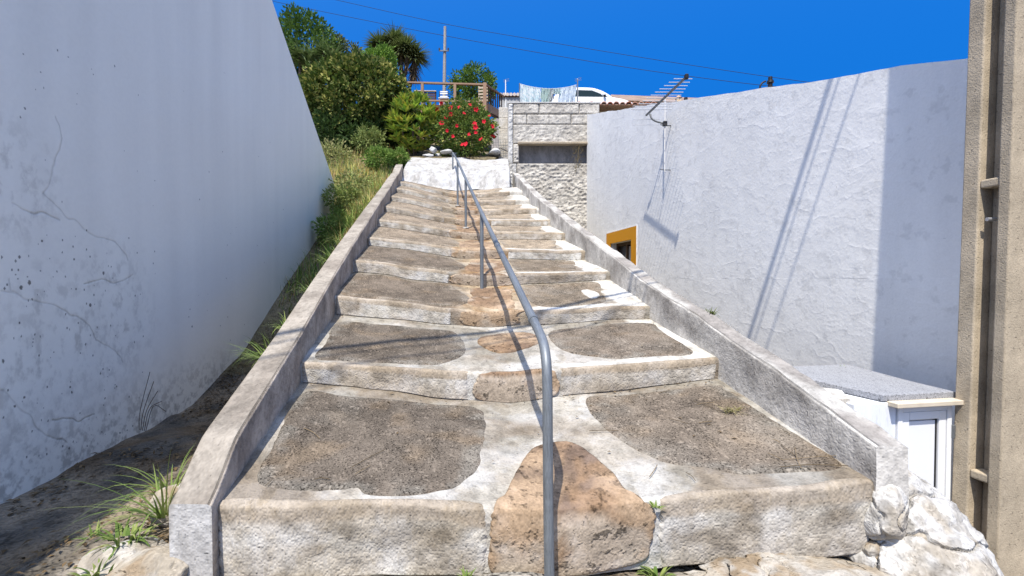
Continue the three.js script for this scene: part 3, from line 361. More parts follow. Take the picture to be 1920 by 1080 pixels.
{
  const house = thing('white_house', 'sunlit white stucco house with a sloping top edge right of the stairs', 'house');
  const topY = (D) => 1.796 + 0.3025 * (D - 3.987) + (D < 4 ? -0.02 * (4 - D) : 0);
  const sh = new THREE.Shape(); const up = []; for (let D = 12.55; D >= 2.6; D -= 0.11) up.push([S(D), topY(D) + (vn2(D * 2.3, 1, 0, 221) - 0.5) * 0.03 + (vn2(D * 9, 1, 0, 222) - 0.5) * 0.012]);
  [[S(2.6), -2.4], [S(12.55), -2.4], ...up].forEach((p, i) => (i ? sh.lineTo(...p) : sh.moveTo(...p)));
  const w0 = S(9.56), w1 = S(10.75), wt = 0.80, wb = -0.25; const hole = new THREE.Path([[w0, wb], [w1, wb], [w1, wt], [w0, wt]].map((p) => new THREE.Vector2(...p))); sh.holes.push(hole);
  const fr = wallFrame(RX); const g = new THREE.ExtrudeGeometry(sh, { depth: 0.32, bevelEnabled: false }); g.applyMatrix4(fr); const wall = part('wall', g, M.stucco, house);
  const box = (a, b, c, d, e, f) => { const q = new THREE.BoxGeometry(b - a, d - c, f - e); q.translate((a + b) / 2, (c + d) / 2, (e + f) / 2); q.applyMatrix4(fr); return q; };
  const rs = new THREE.Shape([[S(2.6), topY(2.6) - 0.25], [S(12.55), topY(12.55) - 0.25], [S(12.55), topY(12.55) - 0.12], [S(2.6), topY(2.6) - 0.12]].map((p) => new THREE.Vector2(...p))); const rg = new THREE.ExtrudeGeometry(rs, { depth: 4, bevelEnabled: false }); rg.translate(0, 0, 0.325); rg.applyMatrix4(fr); part('roof', rg, mat({ tex: T.clay, rgb: [0.5, 0.45, 0.42] }), house);
  part('wall', box(S(2.6), S(12.55), -2.4, 1.2, 4.05, 4.32), M.stucco, house); part('wall', box(S(2.6), S(2.6) + 0.25, -2.4, 1.0, 0.325, 4.04), M.stucco, house); part('wall', box(S(12.55) - 0.25, S(12.55), -2.4, 3.9, 0.325, 4.04), M.stucco, house);
  // window with a painted surround
  const win = part('window', box(w0 + 0.05, w1 - 0.05, wb + 0.05, wt - 0.05, 0.20, 0.206), mat({ rgb: [0.05, 0.05, 0.055], rough: 0.06 }), house);
  const b = 0.25; for (const q of [[w0 - b, w1 + b, wt, wt + b], [w0 - b, w0, wb - b, wt], [w1, w1 + b, wb - b, wt], [w0, w1, wb - b, wb]]) part('surround', box(q[0], q[1], q[2], q[3], -0.014, 0.02), M.orange, win);
  const fm = mat({ tex: T.wood, rgb: [0.10, 0.055, 0.03], rough: 0.6 }); for (const q of [[w0, w1, wt - 0.07, wt], [w0, w0 + 0.07, wb, wt - 0.07], [w1 - 0.07, w1, wb, wt - 0.07], [(w0 + w1) / 2 - 0.04, (w0 + w1) / 2 + 0.04, wb, wt - 0.07]]) part('frame', box(q[0], q[1], q[2], q[3], 0.14, 0.196), fm, win);
  part('surround', box(w0 - b - 0.025, w0 - b, wb - b, wt + b + 0.02, -0.010, 0.012), M.whiteMetal, win); part('surround', box(w0 - b, w1 + b, wt + b, wt + b + 0.02, -0.010, 0.012), M.whiteMetal, win);
  { const c = grid(30, 4, (a, v) => { const q = new THREE.Vector3(lerp(w0 + 0.1, w0 + 0.62, a), lerp(wb + 0.06, wt - 0.1, v), 0.185 + 0.008 * Math.sin(a * 26)).applyMatrix4(fr); return { p: [q.x, q.y, q.z], uv: [a, v] }; }); part('curtain', c, mat({ rgb: [0.62, 0.60, 0.55], transmission: 0.2 }), win); }
  // things standing on the roof behind the edge
  const vent = thing('roof_vent', 'dark capped vent pipe on the roof of the sunlit house', 'vent', at(1444, 170, 6.2)); const e = (y, r, h, n) => { const q = new THREE.CylinderGeometry(r * 0.9, r, h, 14); q.translate(0, y, 0); return part(n, q, M.black, vent); };
  e(-0.15, 0.032, 0.5, 'pipe'); e(0.115, 0.045, 0.03, 'collar'); e(0.155, 0.028, 0.05, 'cap');
  const p0 = at(1425, 172, 6.5); solo('roof_pipe', 'thin bent dark pipe beside the vent on the sunlit house', 'pipe', poly([p0.clone().add(new THREE.Vector3(0, -0.3, 0)), p0, p0.clone().add(new THREE.Vector3(0.0, 0.07, 0)), p0.clone().add(new THREE.Vector3(0.03, 0.12, 0)), p0.clone().add(new THREE.Vector3(0.075, 0.145, 0))], 0.013, 8, 24), M.black);
  const ch = thing('small_chimney', 'small ochre chimney pot peeping over the sunlit house', 'chimney', at(1272, 197, 9.5)); part('stack', new RoundedBoxGeometry(0.10, 0.4, 0.1, 2, 0.01).translate(0, -0.06, 0), mat({ tex: T.clay, rgb: [0.62, 0.48, 0.33] }), ch); part('cap', new THREE.ConeGeometry(0.075, 0.06, 10).translate(0, 0.17, 0), mat({ tex: T.clay, rgb: [0.6, 0.4, 0.28] }), ch); part('pot', new THREE.CylinderGeometry(0.035, 0.045, 0.2, 10).translate(0.15, 0.05, 0), M.black, ch);
}
{ // television aerial bracketed to the sunlit wall
  const a = thing('tv_aerial', 'television aerial on a bent mast fixed to the sunlit white wall', 'aerial');
  const wx = (D) => RX - 0.1497 * D, base = at(1251, 322, 7.95), mt = at(1257, 186, 7.95); base.x = Math.min(base.x, wx(7.95) - 0.1); mt.x = base.x;
  part('mast', rod(base, mt, 0.012, 0.012, 10), mat({ rgb: [0.62, 0.62, 0.62], rough: 0.5 }), a);
  for (const yy of [base.y + 0.03, base.y + 0.78]) part('bracket', mergeGeometries([bar(new THREE.Vector3(base.x, yy, base.z), new THREE.Vector3(wx(7.95) + 0.02, yy, base.z), 0.02, 0.012), bar(new THREE.Vector3(base.x - 0.09, yy, base.z + 0.05), new THREE.Vector3(base.x, yy, base.z), 0.012)]), M.greyMetal, a);
  const k1 = at(1252, 232, 7.95), k2 = at(1229, 227, 7.97), k3 = at(1219, 214, 8.0); k1.x = base.x; part('arm', mergeGeometries([poly([k1, k2, k2.clone().lerp(k3, 0.4).add(new THREE.Vector3(-0.03, 0, 0)), k3], 0.016, 8, 24)]), M.greyMetal, a); part('clamp', new RoundedBoxGeometry(0.07, 0.08, 0.07, 2, 0.01).translate(k1.x, k1.y, k1.z), M.dark, a);
  const b0 = k3.clone().add(new THREE.Vector3(-0.05, 0, -0.06)), b1 = at(1287, 144, 6.5); part('boom', bar(b0, b1, 0.026, 0.026), M.greyMetal, a); part('boom_cap', new RoundedBoxGeometry(0.05, 0.07, 0.06, 2, 0.012).translate(b1.x, b1.y, b1.z), M.black, a);
  for (let i = 0; i < 11; i++) { const t = 0.16 + i * 0.077, p = b0.clone().lerp(b1, t), L = lerp(0.34, 0.13, i / 10); part('element', rod(p.clone().add(new THREE.Vector3(-L, 0.018, 0)), p.clone().add(new THREE.Vector3(Math.min(L, wx(-p.z) - p.x - 0.03), 0.018, 0)), 0.006, 0.006, 6), M.alu, a); }
  for (const dy of [-0.16, -0.08, 0.08, 0.16]) { const p = b0.clone().lerp(b1, 0.05); part('reflector', rod(p.clone().add(new THREE.Vector3(-0.24, dy, -Math.abs(dy) * 0.5)), p.clone().add(new THREE.Vector3(0.22, dy, -Math.abs(dy) * 0.5)), 0.0045, 0.0045, 6), M.alu, a); }
}
// ---------------------------------------------------------------- concrete lattice pole, cables
{
  const pole = thing('concrete_pole', 'pitted concrete electricity pole with a rung channel at the right edge', 'utility pole', V(2.93, -1.9, 3.06));
  const FOOT = -0.9;
  const fr = new THREE.Matrix4().makeBasis(AZ, new THREE.Vector3(0, 1, 0), AX.clone().negate()); // local x right, z towards the viewer
  const blk = (x0, x1, z0, z1, y0 = 0, y1 = 8.6, n = 60) => { const g = new RoundedBoxGeometry(x1 - x0, y1 - y0, z1 - z0, 2, Math.min(0.012, (x1 - x0) / 3)); g.translate((x0 + x1) / 2, (y0 + y1) / 2, (z0 + z1) / 2); const p = g.attributes.position, uv = g.attributes.uv; for (let i = 0; i < p.count; i++) { const y = p.getY(i), s = 1 - 0.012 * y; p.setXYZ(i, p.getX(i) * s + 0.020 * (y - 1), y, p.getZ(i) * s); uv.setXY(i, p.getX(i) + p.getZ(i) * 1.0, y); } g.applyMatrix4(fr); return g; };
  part('flange', blk(0, 0.30, 0, 0.10, FOOT), M.pole, pole); part('flange', blk(0, 0.30, 0.205, 0.275, FOOT), M.pole, pole); part('web', blk(0.105, 0.19, 0.101, 0.204, FOOT), M.pole, pole);
  for (const y of [0.62, 2.47, 4.3, 6.1]) part('rung', blk(0.006, 0.104, 0.1, 0.205, y, y + 0.055), M.pole, pole);
  part('bolt', new THREE.CylinderGeometry(0.012, 0.012, 0.1, 10).rotateZ(Math.PI / 2).translate(0.03 + 0.04, 2.27, -0.0).applyMatrix4(new THREE.Matrix4().makeTranslation(0.03, 0, 0.14)), M.alu, pole);
  const cab = (a, b, sag, r, label) => { const pts = []; for (let i = 0; i <= 24; i++) { const t = i / 24, p = a.clone().lerp(b, t); p.y -= sag * 4 * t * (1 - t); pts.push(p); } return solo('overhead_cable', label, 'cable', poly(pts, r, 8, 80), M.cable, 'overhead cables'); };
  // service drops that leave the pole above the frame for the house on the left
  cab(V(2.98, 5.55, 2.86), V(-4.2, 5.0, -0.9), 0.25, 0.034, 'thick service cable from the concrete pole to the left house');
  cab(V(3.0, 5.45, 2.80), V(-4.2, 4.9, -1.02), 0.26, 0.012, 'middle thin cable from the concrete pole over the stairs');
  cab(V(3.1, 5.5, 2.56), V(-4.2, 4.8, -1.2), 0.22, 0.013, 'lowest thin cable from the concrete pole over the stairs');
  // cables against the sky
  const far = (l, D0, D1, lab) => { const n = l.length - 1, pts = l.map((p, i) => at(p[0], p[1], lerp(D0, D1, i / n))); solo('overhead_cable', lab, 'cable', poly(pts, 0.011, 6, 90), M.cable, 'overhead cables'); };
  far([[440, -14], [520, 4], [700, 41], [834, 67], [1000, 97], [1180, 127], [1300, 144], [1440, 161], [1640, 178]], 27, 21, 'lower sky cable passing the wooden pole');
  far([[560, -16], [640, 2], [840, 46], [1000, 74], [1180, 104], [1340, 129], [1500, 152], [1660, 172]], 28, 22, 'upper sky cable above the wooden pole');
}
// ---------------------------------------------------------------- meter cabinet
{
  const cb = thing('meter_cabinet', 'white meter cabinet with a speckled stone top beside the concrete pole', 'cabinet', V(2.405, -0.76, 2.97)); cb.rotation.y = 0.168;
  const bx = (x0, x1, y0, y1, z0, z1, r = 0.004) => { const g = new RoundedBoxGeometry(x1 - x0, y1 - y0, z1 - z0, 2, r); g.translate((x0 + x1) / 2, (y0 + y1) / 2, (z0 + z1) / 2); return g; };
  { const s = new THREE.Shape([[0.0, 0.02], [0.56, 0.02], [0.585, 0.28], [0.61, 0.45], [0.715, 0.98], [-0.175, 0.99]].map((p) => new THREE.Vector2(...p))); const g = new THREE.ExtrudeGeometry(s, { depth: 0.035, bevelEnabled: true, bevelSize: 0.004, bevelThickness: 0.004, bevelSegments: 2 }); g.rotateX(-Math.PI / 2); g.translate(0, -0.035, 0); part('stone_top', g, M.granite, cb); }
  part('carcass', bx(0.0, 0.53, -1.15, -0.072, -0.85, -0.045), M.whiteMetal, cb);
  part('front_board', bx(0.03, 0.57, -0.066, -0.036, -0.06, 0.055), mat({ tex: T.wood, rgb: [0.80, 0.70, 0.55], rough: 0.8 }), cb);
  const fw = 0.035, x0 = 0.10, x1 = 0.52, y1 = -0.075, y0 = -1.1; for (const q of [[x0, x0 + fw, y0, y1], [x1 - fw, x1, y0, y1], [x0 + fw + 0.001, x1 - fw - 0.001, y1 - fw, y1], [x0 + fw + 0.001, x1 - fw - 0.001, y0, y0 + fw]]) part('frame', bx(q[0], q[1], q[2], q[3], -0.043, 0.0), M.whiteMetal, cb);
  const door = part('door', bx(x0 + 0.10, x1 - 0.10, y0 + 0.10, y1 - 0.105, -0.042, -0.022), mat({ rgb: [0.74, 0.76, 0.80], rough: 0.4 }), cb);
  const dw = 0.055; const a0 = x0 + fw + 0.003, a1 = x1 - fw - 0.003, b0 = y0 + fw + 0.003, b1 = y1 - fw - 0.003; for (const q of [[a0, a0 + dw, b0, b1], [a1 - dw, a1, b0, b1], [a0 + dw + 0.001, a1 - dw - 0.001, b1 - dw, b1], [a0 + dw + 0.001, a1 - dw - 0.001, b0, b0 + dw]]) part('stile', bx(q[0], q[1], q[2], q[3], -0.042, -0.006, 0.006), M.whiteMetal, door);
  part('gasket', bx(a1 - dw - 0.016, a1 - dw - 0.002, b0 + dw, b1 - dw, -0.04, -0.0195, 0.002), M.black, door);
  part('hinge', bx(x1 - 0.005, x1 + 0.018, -0.30, -0.21, -0.004, 0.014), M.greyMetal, cb);
  part('side_panel', bx(-0.22, 0.096, -1.15, -0.045, -0.35, -0.012, 0.008), mat({ tex: T.stucco, rgb: [0.80, 0.82, 0.86], rough: 0.7 }), cb);
  // whitewashed mortar bank between the parapet and the cabinet
  const g = grid(60, 60, (a, b) => { const D = lerp(2.95, 4.6, b), x = lerp(XR(D) + 0.12, lerp(2.20, 2.36, sm(2.95, 3.4, D)), a); let y = lerp(-0.62, -0.79, sm(0.0, 0.8, a)) + (fb3(x * 5, 0, D * 5, 4, 141) - 0.5) * 0.06; if (b < 0.03) y = -1.9; return { p: [x, y, -Math.max(D, 2.98)], uv: [x, D], c: mix3([0.62, 0.615, 0.60], [0.44, 0.42, 0.385], sm(0.5, 0.65, fb3(x * 6, 1, D * 6, 4, 142)) * 0.6).map((v) => v * 1.1) }; });
  solo('mortar_bank', 'whitewashed mortar bank between right parapet and stone-topped cabinet', 'mortar', g, M.mortar);
}
// ---------------------------------------------------------------- rocks and rubble
const whiteRock = (sd) => (x, y, z) => { const n = fb3(x * 7 + sd, y * 7, z * 7, 4, 151), n2 = fb3(x * 18, y * 18 + sd, z * 18, 3, 152); return mix3(mix3([0.52, 0.51, 0.49], [0.36, 0.325, 0.275], sm(0.46, 0.64, n)), [0.17, 0.15, 0.125], sm(0.56, 0.7, n2) * 0.5).map((v) => v * 1.12); };
const tanRock = (sd) => (x, y, z) => { const n = fb3(x * 6 + sd, y * 6, z * 6, 4, 153), n2 = fb3(x * 16, y * 16 + sd, z * 16, 3, 154); return mix3(mix3([0.36, 0.32, 0.262], [0.27, 0.21, 0.145], sm(0.46, 0.64, n)), [0.40, 0.38, 0.345], sm(0.48, 0.66, n2) * 0.8).map((v) => v * 1.12); };
const put = (g, p, ry = 0, rz = 0) => { g.rotateZ(rz); g.rotateY(ry); g.translate(p.x, p.y, p.z); return g; };
solo('whitewashed_boulder', 'big whitewashed boulder below the end of the right parapet', 'boulder', put(rock(0.36, 0.46, 0.46, 3, 0.16, 64, whiteRock(3), 1), V(1.73, -1.27, 2.10), 0.3), M.rough);
solo('outcrop_stone', 'flat cream rock under the right half of the first step', 'boulder', put(rock(0.52, 0.11, 0.20, 8, 0.2, 44, tanRock(8), 1.1), V(1.08, -1.262, 1.84), 0.05), M.rough);
[[1.515, -0.955, 1.99, 0.07, 0.035, 0.07, 'brown wedge stone poking out under the right parapet end', 1], [1.53, -1.045, 1.965, 0.06, 0.042, 0.07, 'small grey stone below the brown wedge stone', 0], [1.525, -1.14, 1.93, 0.065, 0.045, 0.08, 'rough stone packed beside the first step riser', 1], [1.60, -1.09, 1.93, 0.085, 0.055, 0.08, 'pale stone at the left flank of the big boulder', 0], [1.60, -1.21, 1.88, 0.10, 0.06, 0.09, 'low stone at the foot of the big boulder', 1], [1.565, -1.0, 1.95, 0.11, 0.14, 0.11, 'pale block packed directly under the right parapet end', 0], [1.68, -1.12, 1.90, 0.11, 0.12, 0.09, 'angular pale stone in front of the big boulder', 0], [1.58, -1.30, 1.80, 0.13, 0.08, 0.08, 'wide stone at the lower right corner of the stairs', 1]].forEach(([x, y, D, a, b, c, l, tn], i) => solo('packing_stone', l, 'stone', put(rock(a, b, c, 20 + i * 3, 0.22, 22, tn ? tanRock(i) : whiteRock(i), 0.8), V(x, y, D), i, 0.15 * (i % 2 ? 1 : -1)), M.rough, 'packing stones under the right parapet'));
[[-1.50, -1.235, 1.92, 0.20, 0.12, 0.20, 'tan stone supporting the left parapet end'], [-1.68, -1.255, 2.02, 0.19, 0.09, 0.2, 'cracked grey stone left of the parapet end'], [-1.36, -1.25, 1.82, 0.16, 0.08, 0.10, 'low stone under the white end of the left parapet'], [-1.62, -1.15, 2.35, 0.12, 0.16, 0.2, 'rubble stone against the outside of the left parapet'], [-1.68, -1.08, 2.75, 0.11, 0.2, 0.24, 'brownish rubble stone in the shade beside the left parapet'], [-1.75, -0.98, 3.2, 0.12, 0.22, 0.25, 'higher rubble stone beside the left parapet'], [-1.83, -0.85, 3.7, 0.12, 0.25, 0.28, 'farthest rubble stone beside the left parapet'], [-1.80, -1.25, 1.75, 0.13, 0.06, 0.10, 'flat stone at the lower left of the stairs']].forEach(([x, y, D, a, b, c, l], i) => solo('foundation_stone', l, 'stone', put(rock(a, b, c, 50 + i * 5, 0.2, 28, i % 3 === 1 ? whiteRock(i) : tanRock(i + 4), 0.9), V(x, y, D), i * 0.7), M.rough, 'rubble stones beside the left parapet'));
[[803, 292, 0.16, 0.06], [822, 291, 0.12, 0.06], [836, 285, 0.22, 0.07], [852, 290, 0.14, 0.08], [812, 281, 0.14, 0.09], [928, 287, 0.28, 0.10]].forEach(([x, y, a, b], i) => solo('white_rock', ['flat white rock nearest the left parapet top', 'small white rock at the ramp edge', 'long white rock under the leafy shrub', 'white rock beside the head of the handrail', 'dark-sided white rock behind the others', 'big white rock right of the red-flowered bush'][i], 'rock', put(rock(a, b, a * 0.7, 90 + i, 0.2, 8, () => [0.66, 0.66, 0.66], 0.6), at(x, y, 12.85 + (i % 2) * 0.2), i), M.rough, 'white rocks at the top of the ramp'));
// ---------------------------------------------------------------- rough grey wall at the head of the stairs
{
  const w = thing('roughcast_wall', 'rough grey block wall with a ledge at the head of the stairs', 'wall');
  const D0 = 12.6, lump = (x, y, s) => { const a = 1 - Math.abs(2 * fb3(x * 7 + s, y * 10, s, 3, 161) - 1), b = fb3(x * 20, y * 24, s, 3, 162); return a * a * 0.03 + b * 0.04 + fb3(x * 45, y * 45, s, 2, 165) * 0.018; };
  const colr = (x, y, s) => { const n = fb3(x * 3 + s, y * 3, 1, 4, 163), n2 = fb3(x * 11, y * 11 + s, 1, 3, 164); return mix3(mix3([0.50, 0.475, 0.43], [0.41, 0.385, 0.345], sm(0.42, 0.6, n)), [0.26, 0.24, 0.215], sm(0.55, 0.7, n2) * 0.4).map((v) => v * 1.2); };
  const panel = (x0, x1, y0, y1, s, amp = 1, white = 0) => { const nx = Math.max(8, Math.round((x1 - x0) / 0.018)), ny = Math.max(6, Math.round((y1 - y0) / 0.018)); return grid(nx, ny, (a, b) => { const x = lerp(x0, x1, a), y = lerp(y0, y1, b), e = Math.min(a * (x1 - x0), (1 - a) * (x1 - x0), b * (y1 - y0), (1 - b) * (y1 - y0)); const z = e < 1e-6 ? 0.02 : -lump(x, y, s) * amp + 0.012 * (1 - sm(0, 0.03, e)); return { p: [x, y, -(D0 + z)], uv: [x, y], c: white ? mix3([0.64, 0.64, 0.63], colr(x, y, s), 0.25) : colr(x, y, s) }; }); };
  part('backing', new THREE.BoxGeometry(2.5, 4.6, 0.24).translate(1.13, 2.38, -(D0 + 0.44)), M.plain && mat({ tex: T.grain, bump: 0.01, rgb: [0.33, 0.315, 0.31] }), w);
  const row = (xs, y0, y1, s) => { for (let i = 1; i < xs.length; i++) part('block', panel(xs[i - 1] + 0.004, xs[i] - 0.004, y0 + 0.003, y1 - 0.003, s + i, 0.45), M.rough, w); };
  row([0.03, 0.73, 1.81, 2.36], 4.42, 4.70, 1); row([0.03, 0.40, 1.59, 2.36], 4.14, 4.42, 5);
  part('roughcast', panel(0.03, 2.36, 3.62, 4.143, 9, 0.6), M.rough, w); part('roughcast', panel(0.12, 2.36, 0.6, 3.10, 11, 1.0), M.rough, w); part('roughcast', panel(0.03, 0.19, 3.10, 3.62, 13, 1), M.rough, w); part('roughcast', panel(-0.10, 0.03, 2.1, 4.70, 15, 0.8, 1), M.rough, w); part('roughcast', panel(-0.02, 0.13, 1.6, 3.10, 17, 0.8, 1), M.rough, w);
  part('core', new THREE.BoxGeometry(2.36, 0.96, 0.26).translate(1.18, 4.15, -(D0 + 0.18)), mat({ tex: T.grain, rgb: [0.5, 0.48, 0.45] }), w); part('core', new THREE.BoxGeometry(2.3, 2.46, 0.26).translate(1.2, 1.84, -(D0 + 0.18)), mat({ tex: T.grain, rgb: [0.5, 0.48, 0.45] }), w); part('core', new THREE.BoxGeometry(0.15, 2.6, 0.26).translate(-0.03, 3.38, -(D0 + 0.18)), mat({ tex: T.grain, rgb: [0.75, 0.74, 0.72] }), w);
  part('ledge', paint(new RoundedBoxGeometry(2.2, 0.055, 0.2, 2, 0.012).translate(1.26, 3.625, -(D0 - 0.02)), () => [0.55, 0.46, 0.34]), M.rough, w);
  part('coping', paint(new RoundedBoxGeometry(2.5, 0.035, 0.36, 2, 0.008).translate(1.13, 4.72, -(D0 + 0.14)), (x) => [0.72, 0.71, 0.69]), M.rough, w);
  // pale pier to the left
  const pier = thing('block_pier', 'pale beige block pier just left of the rough wall', 'pier'); for (let i = 0; i < 7; i++) part('block', paint(new RoundedBoxGeometry(0.34, 0.292, 0.34, 2, 0.012).translate(-0.20 + (i % 2) * 0.006, 2.86 + i * 0.296, -13.25), () => mix3([0.66, 0.60, 0.50], [0.74, 0.71, 0.66], rnd())), M.rough, pier);
  // clay tiles along the roof edge above the wall
  const rf = thing('tiled_roof_edge', 'row of red clay barrel tiles above the rough wall', 'roof'); part('batten', new THREE.BoxGeometry(2.4, 0.03, 0.5).translate(2.85, 4.755, -13.05), M.wood, rf);
  const tileShape = new THREE.Shape(); tileShape.absarc(0, 0, 0.082, 0, Math.PI, false); tileShape.absarc(0, 0, 0.066, Math.PI, 0, true); const tg = [0, 1, 2].map((i) => paint(new THREE.ExtrudeGeometry(tileShape, { depth: 0.55, bevelEnabled: false, curveSegments: 8 }), (x, y, z) => mix3([0.50, 0.17, 0.09], [0.72, 0.48, 0.38], i * 0.4 + 0.15 * vn3(x * 30, y * 30, z * 9))));
  for (let i = 0; i < 14; i++) { const t = part('tile', tg[(i * 7) % 3], M.clay, rf); t.position.set(1.66 + i * 0.17, 4.765 + 0.01 * (i % 2), -13.32); t.rotation.x = 0.05; t.rotation.z = R(-0.05, 0.05); }
  // dry plant hanging from the ledge
  const tw = []; for (let i = 0; i < 70; i++) { const p = V(1.75 + R(-0.12, 0.16), 3.55 - Math.pow(rnd(), 1.3) * 0.6, 12.5 + R(-0.06, 0.06)); tw.push(rod(p, p.clone().add(new THREE.Vector3(R(-0.08, 0.08), R(-0.16, 0.05), R(-0.05, 0.05))), 0.004, 0.002, 4)); } tw.push(poly([V(1.8, 3.6, 12.56), V(1.78, 3.4, 12.46), V(1.74, 3.1, 12.47), V(1.70, 2.85, 12.5)], 0.006, 5, 12));
  solo('dry_creeper', 'dry brown creeper hanging from the ledge of the rough wall', 'plant', mergeGeometries(tw.map((g) => { g = g.toNonIndexed(); return paint(g, () => mix3([0.11, 0.08, 0.04], [0.20, 0.16, 0.07], 0.5)); })), M.plain);
}
// ---------------------------------------------------------------- wooden deck with railings
{
  const DK = 15.6, k = (x, y) => at(x, y, DK); const dk = thing('wooden_deck', 'brown timber deck with post and rail fence behind the shrubs', 'deck'); const y0 = k(850, 196).y;
  for (let i = 0; i < 9; i++) part('plank', new RoundedBoxGeometry(4.6, 0.05, 0.19, 1, 0.006).translate(-3.1, y0 - 0.03, -(DK + 0.1 + i * 0.2)), M.darkwood, dk); part('fascia', new THREE.BoxGeometry(4.6, 0.22, 0.04).translate(-3.1, y0 - 0.15, -(DK - 0.02)), M.darkwood, dk);
  part('top_rail', bar(k(700, 153), k(913, 159), 0.09, 0.05), M.wood, dk); part('bottom_rail', bar(k(700, 187), k(913, 191), 0.06, 0.05), M.wood, dk);
  for (const [x, yt, yb] of [[728, 154, 300], [792, 156, 300], [853, 158, 300]]) part('post', bar(k(x, yt), new THREE.Vector3(k(x, yt).x, 4.0, -DK), 0.085), M.wood, dk); part('post', bar(k(909, 156), k(909, 240), 0.11), M.wood, dk);
  // side rail that falls back along the steps
  const a = k(911, 159), b = at(944, 181, 18.4), a2 = k(911, 192), b2 = at(944, 208, 18.4); part('side_rail', bar(a, b, 0.08, 0.05), M.wood, dk); part('stringer', bar(k(909, 199), at(947, 219, 17.4), 0.06, 0.26), M.wood, dk); part('stringer', bar(k(909, 208), at(945, 226, 17.4), 0.05, 0.14), M.darkwood, dk);
  for (let i = 1; i < 8; i++) part('baluster', bar(a.clone().lerp(b, i / 8), a2.clone().lerp(b2, i / 8), 0.04), M.darkwood, dk);
  part('pillar', bar(at(934, 226, 15.9), at(934, 292, 15.9), 0.42), mat({ tex: T.grain, rgb: [0.46, 0.42, 0.40] }), dk);
  // slatted pale bench end
  const be = thing('slatted_bench', 'pale slatted timber bench at the right end of the deck', 'bench'); for (let i = 0; i < 5; i++) part('slat', bar(at(897, 165 + i * 6, 16.1), at(917, 164 + i * 6, 16.1), 0.035, 0.06), M.palewood, be); for (const x of [898, 907, 916]) part('upright', bar(at(x, 162, 16.14), at(x, 196, 16.14), 0.05, 0.035), M.palewood, be);
  // lounger with a dark slatted back, white chair
  const lo = thing('garden_seat', 'dark slatted garden seat behind the deck rail', 'seat'); for (let i = 0; i < 6; i++) part('slat', bar(at(777, 172 + i * 3, 16.6), at(817, 172 + i * 3, 16.6), 0.03, 0.034), M.darkwood, lo); for (const x of [777, 797, 817]) part('leg', bar(at(x, 171, 16.64), at(x, 197, 16.64), 0.04), M.darkwood, lo); part('top_slat', bar(at(776, 170.5, 16.58), at(818, 171, 16.58), 0.06, 0.03), M.palewood, lo);
  const cr = thing('white_chair', 'white garden chair on the deck in front of the wooden pole', 'chair'); for (const y of [172, 175.5, 181]) part('back_slat', bar(at(824, y, 16.4), at(840, y, 16.4), 0.025, 0.035), M.whiteMetal, cr); part('seat', new RoundedBoxGeometry(0.36, 0.03, 0.34, 1, 0.008).translate(at(833, 187, 16.2).x, at(833, 187, 16.2).y, -16.2), M.whiteMetal, cr); for (const [x, d] of [[824.5, 16.4], [840, 16.4], [824.5, 16.05], [841, 16.05]]) part('leg', bar(at(x, d > 16.2 ? 171 : 187, d), at(x, 197, d), 0.028), d > 16.2 ? M.dark : M.whiteMetal, cr);
}
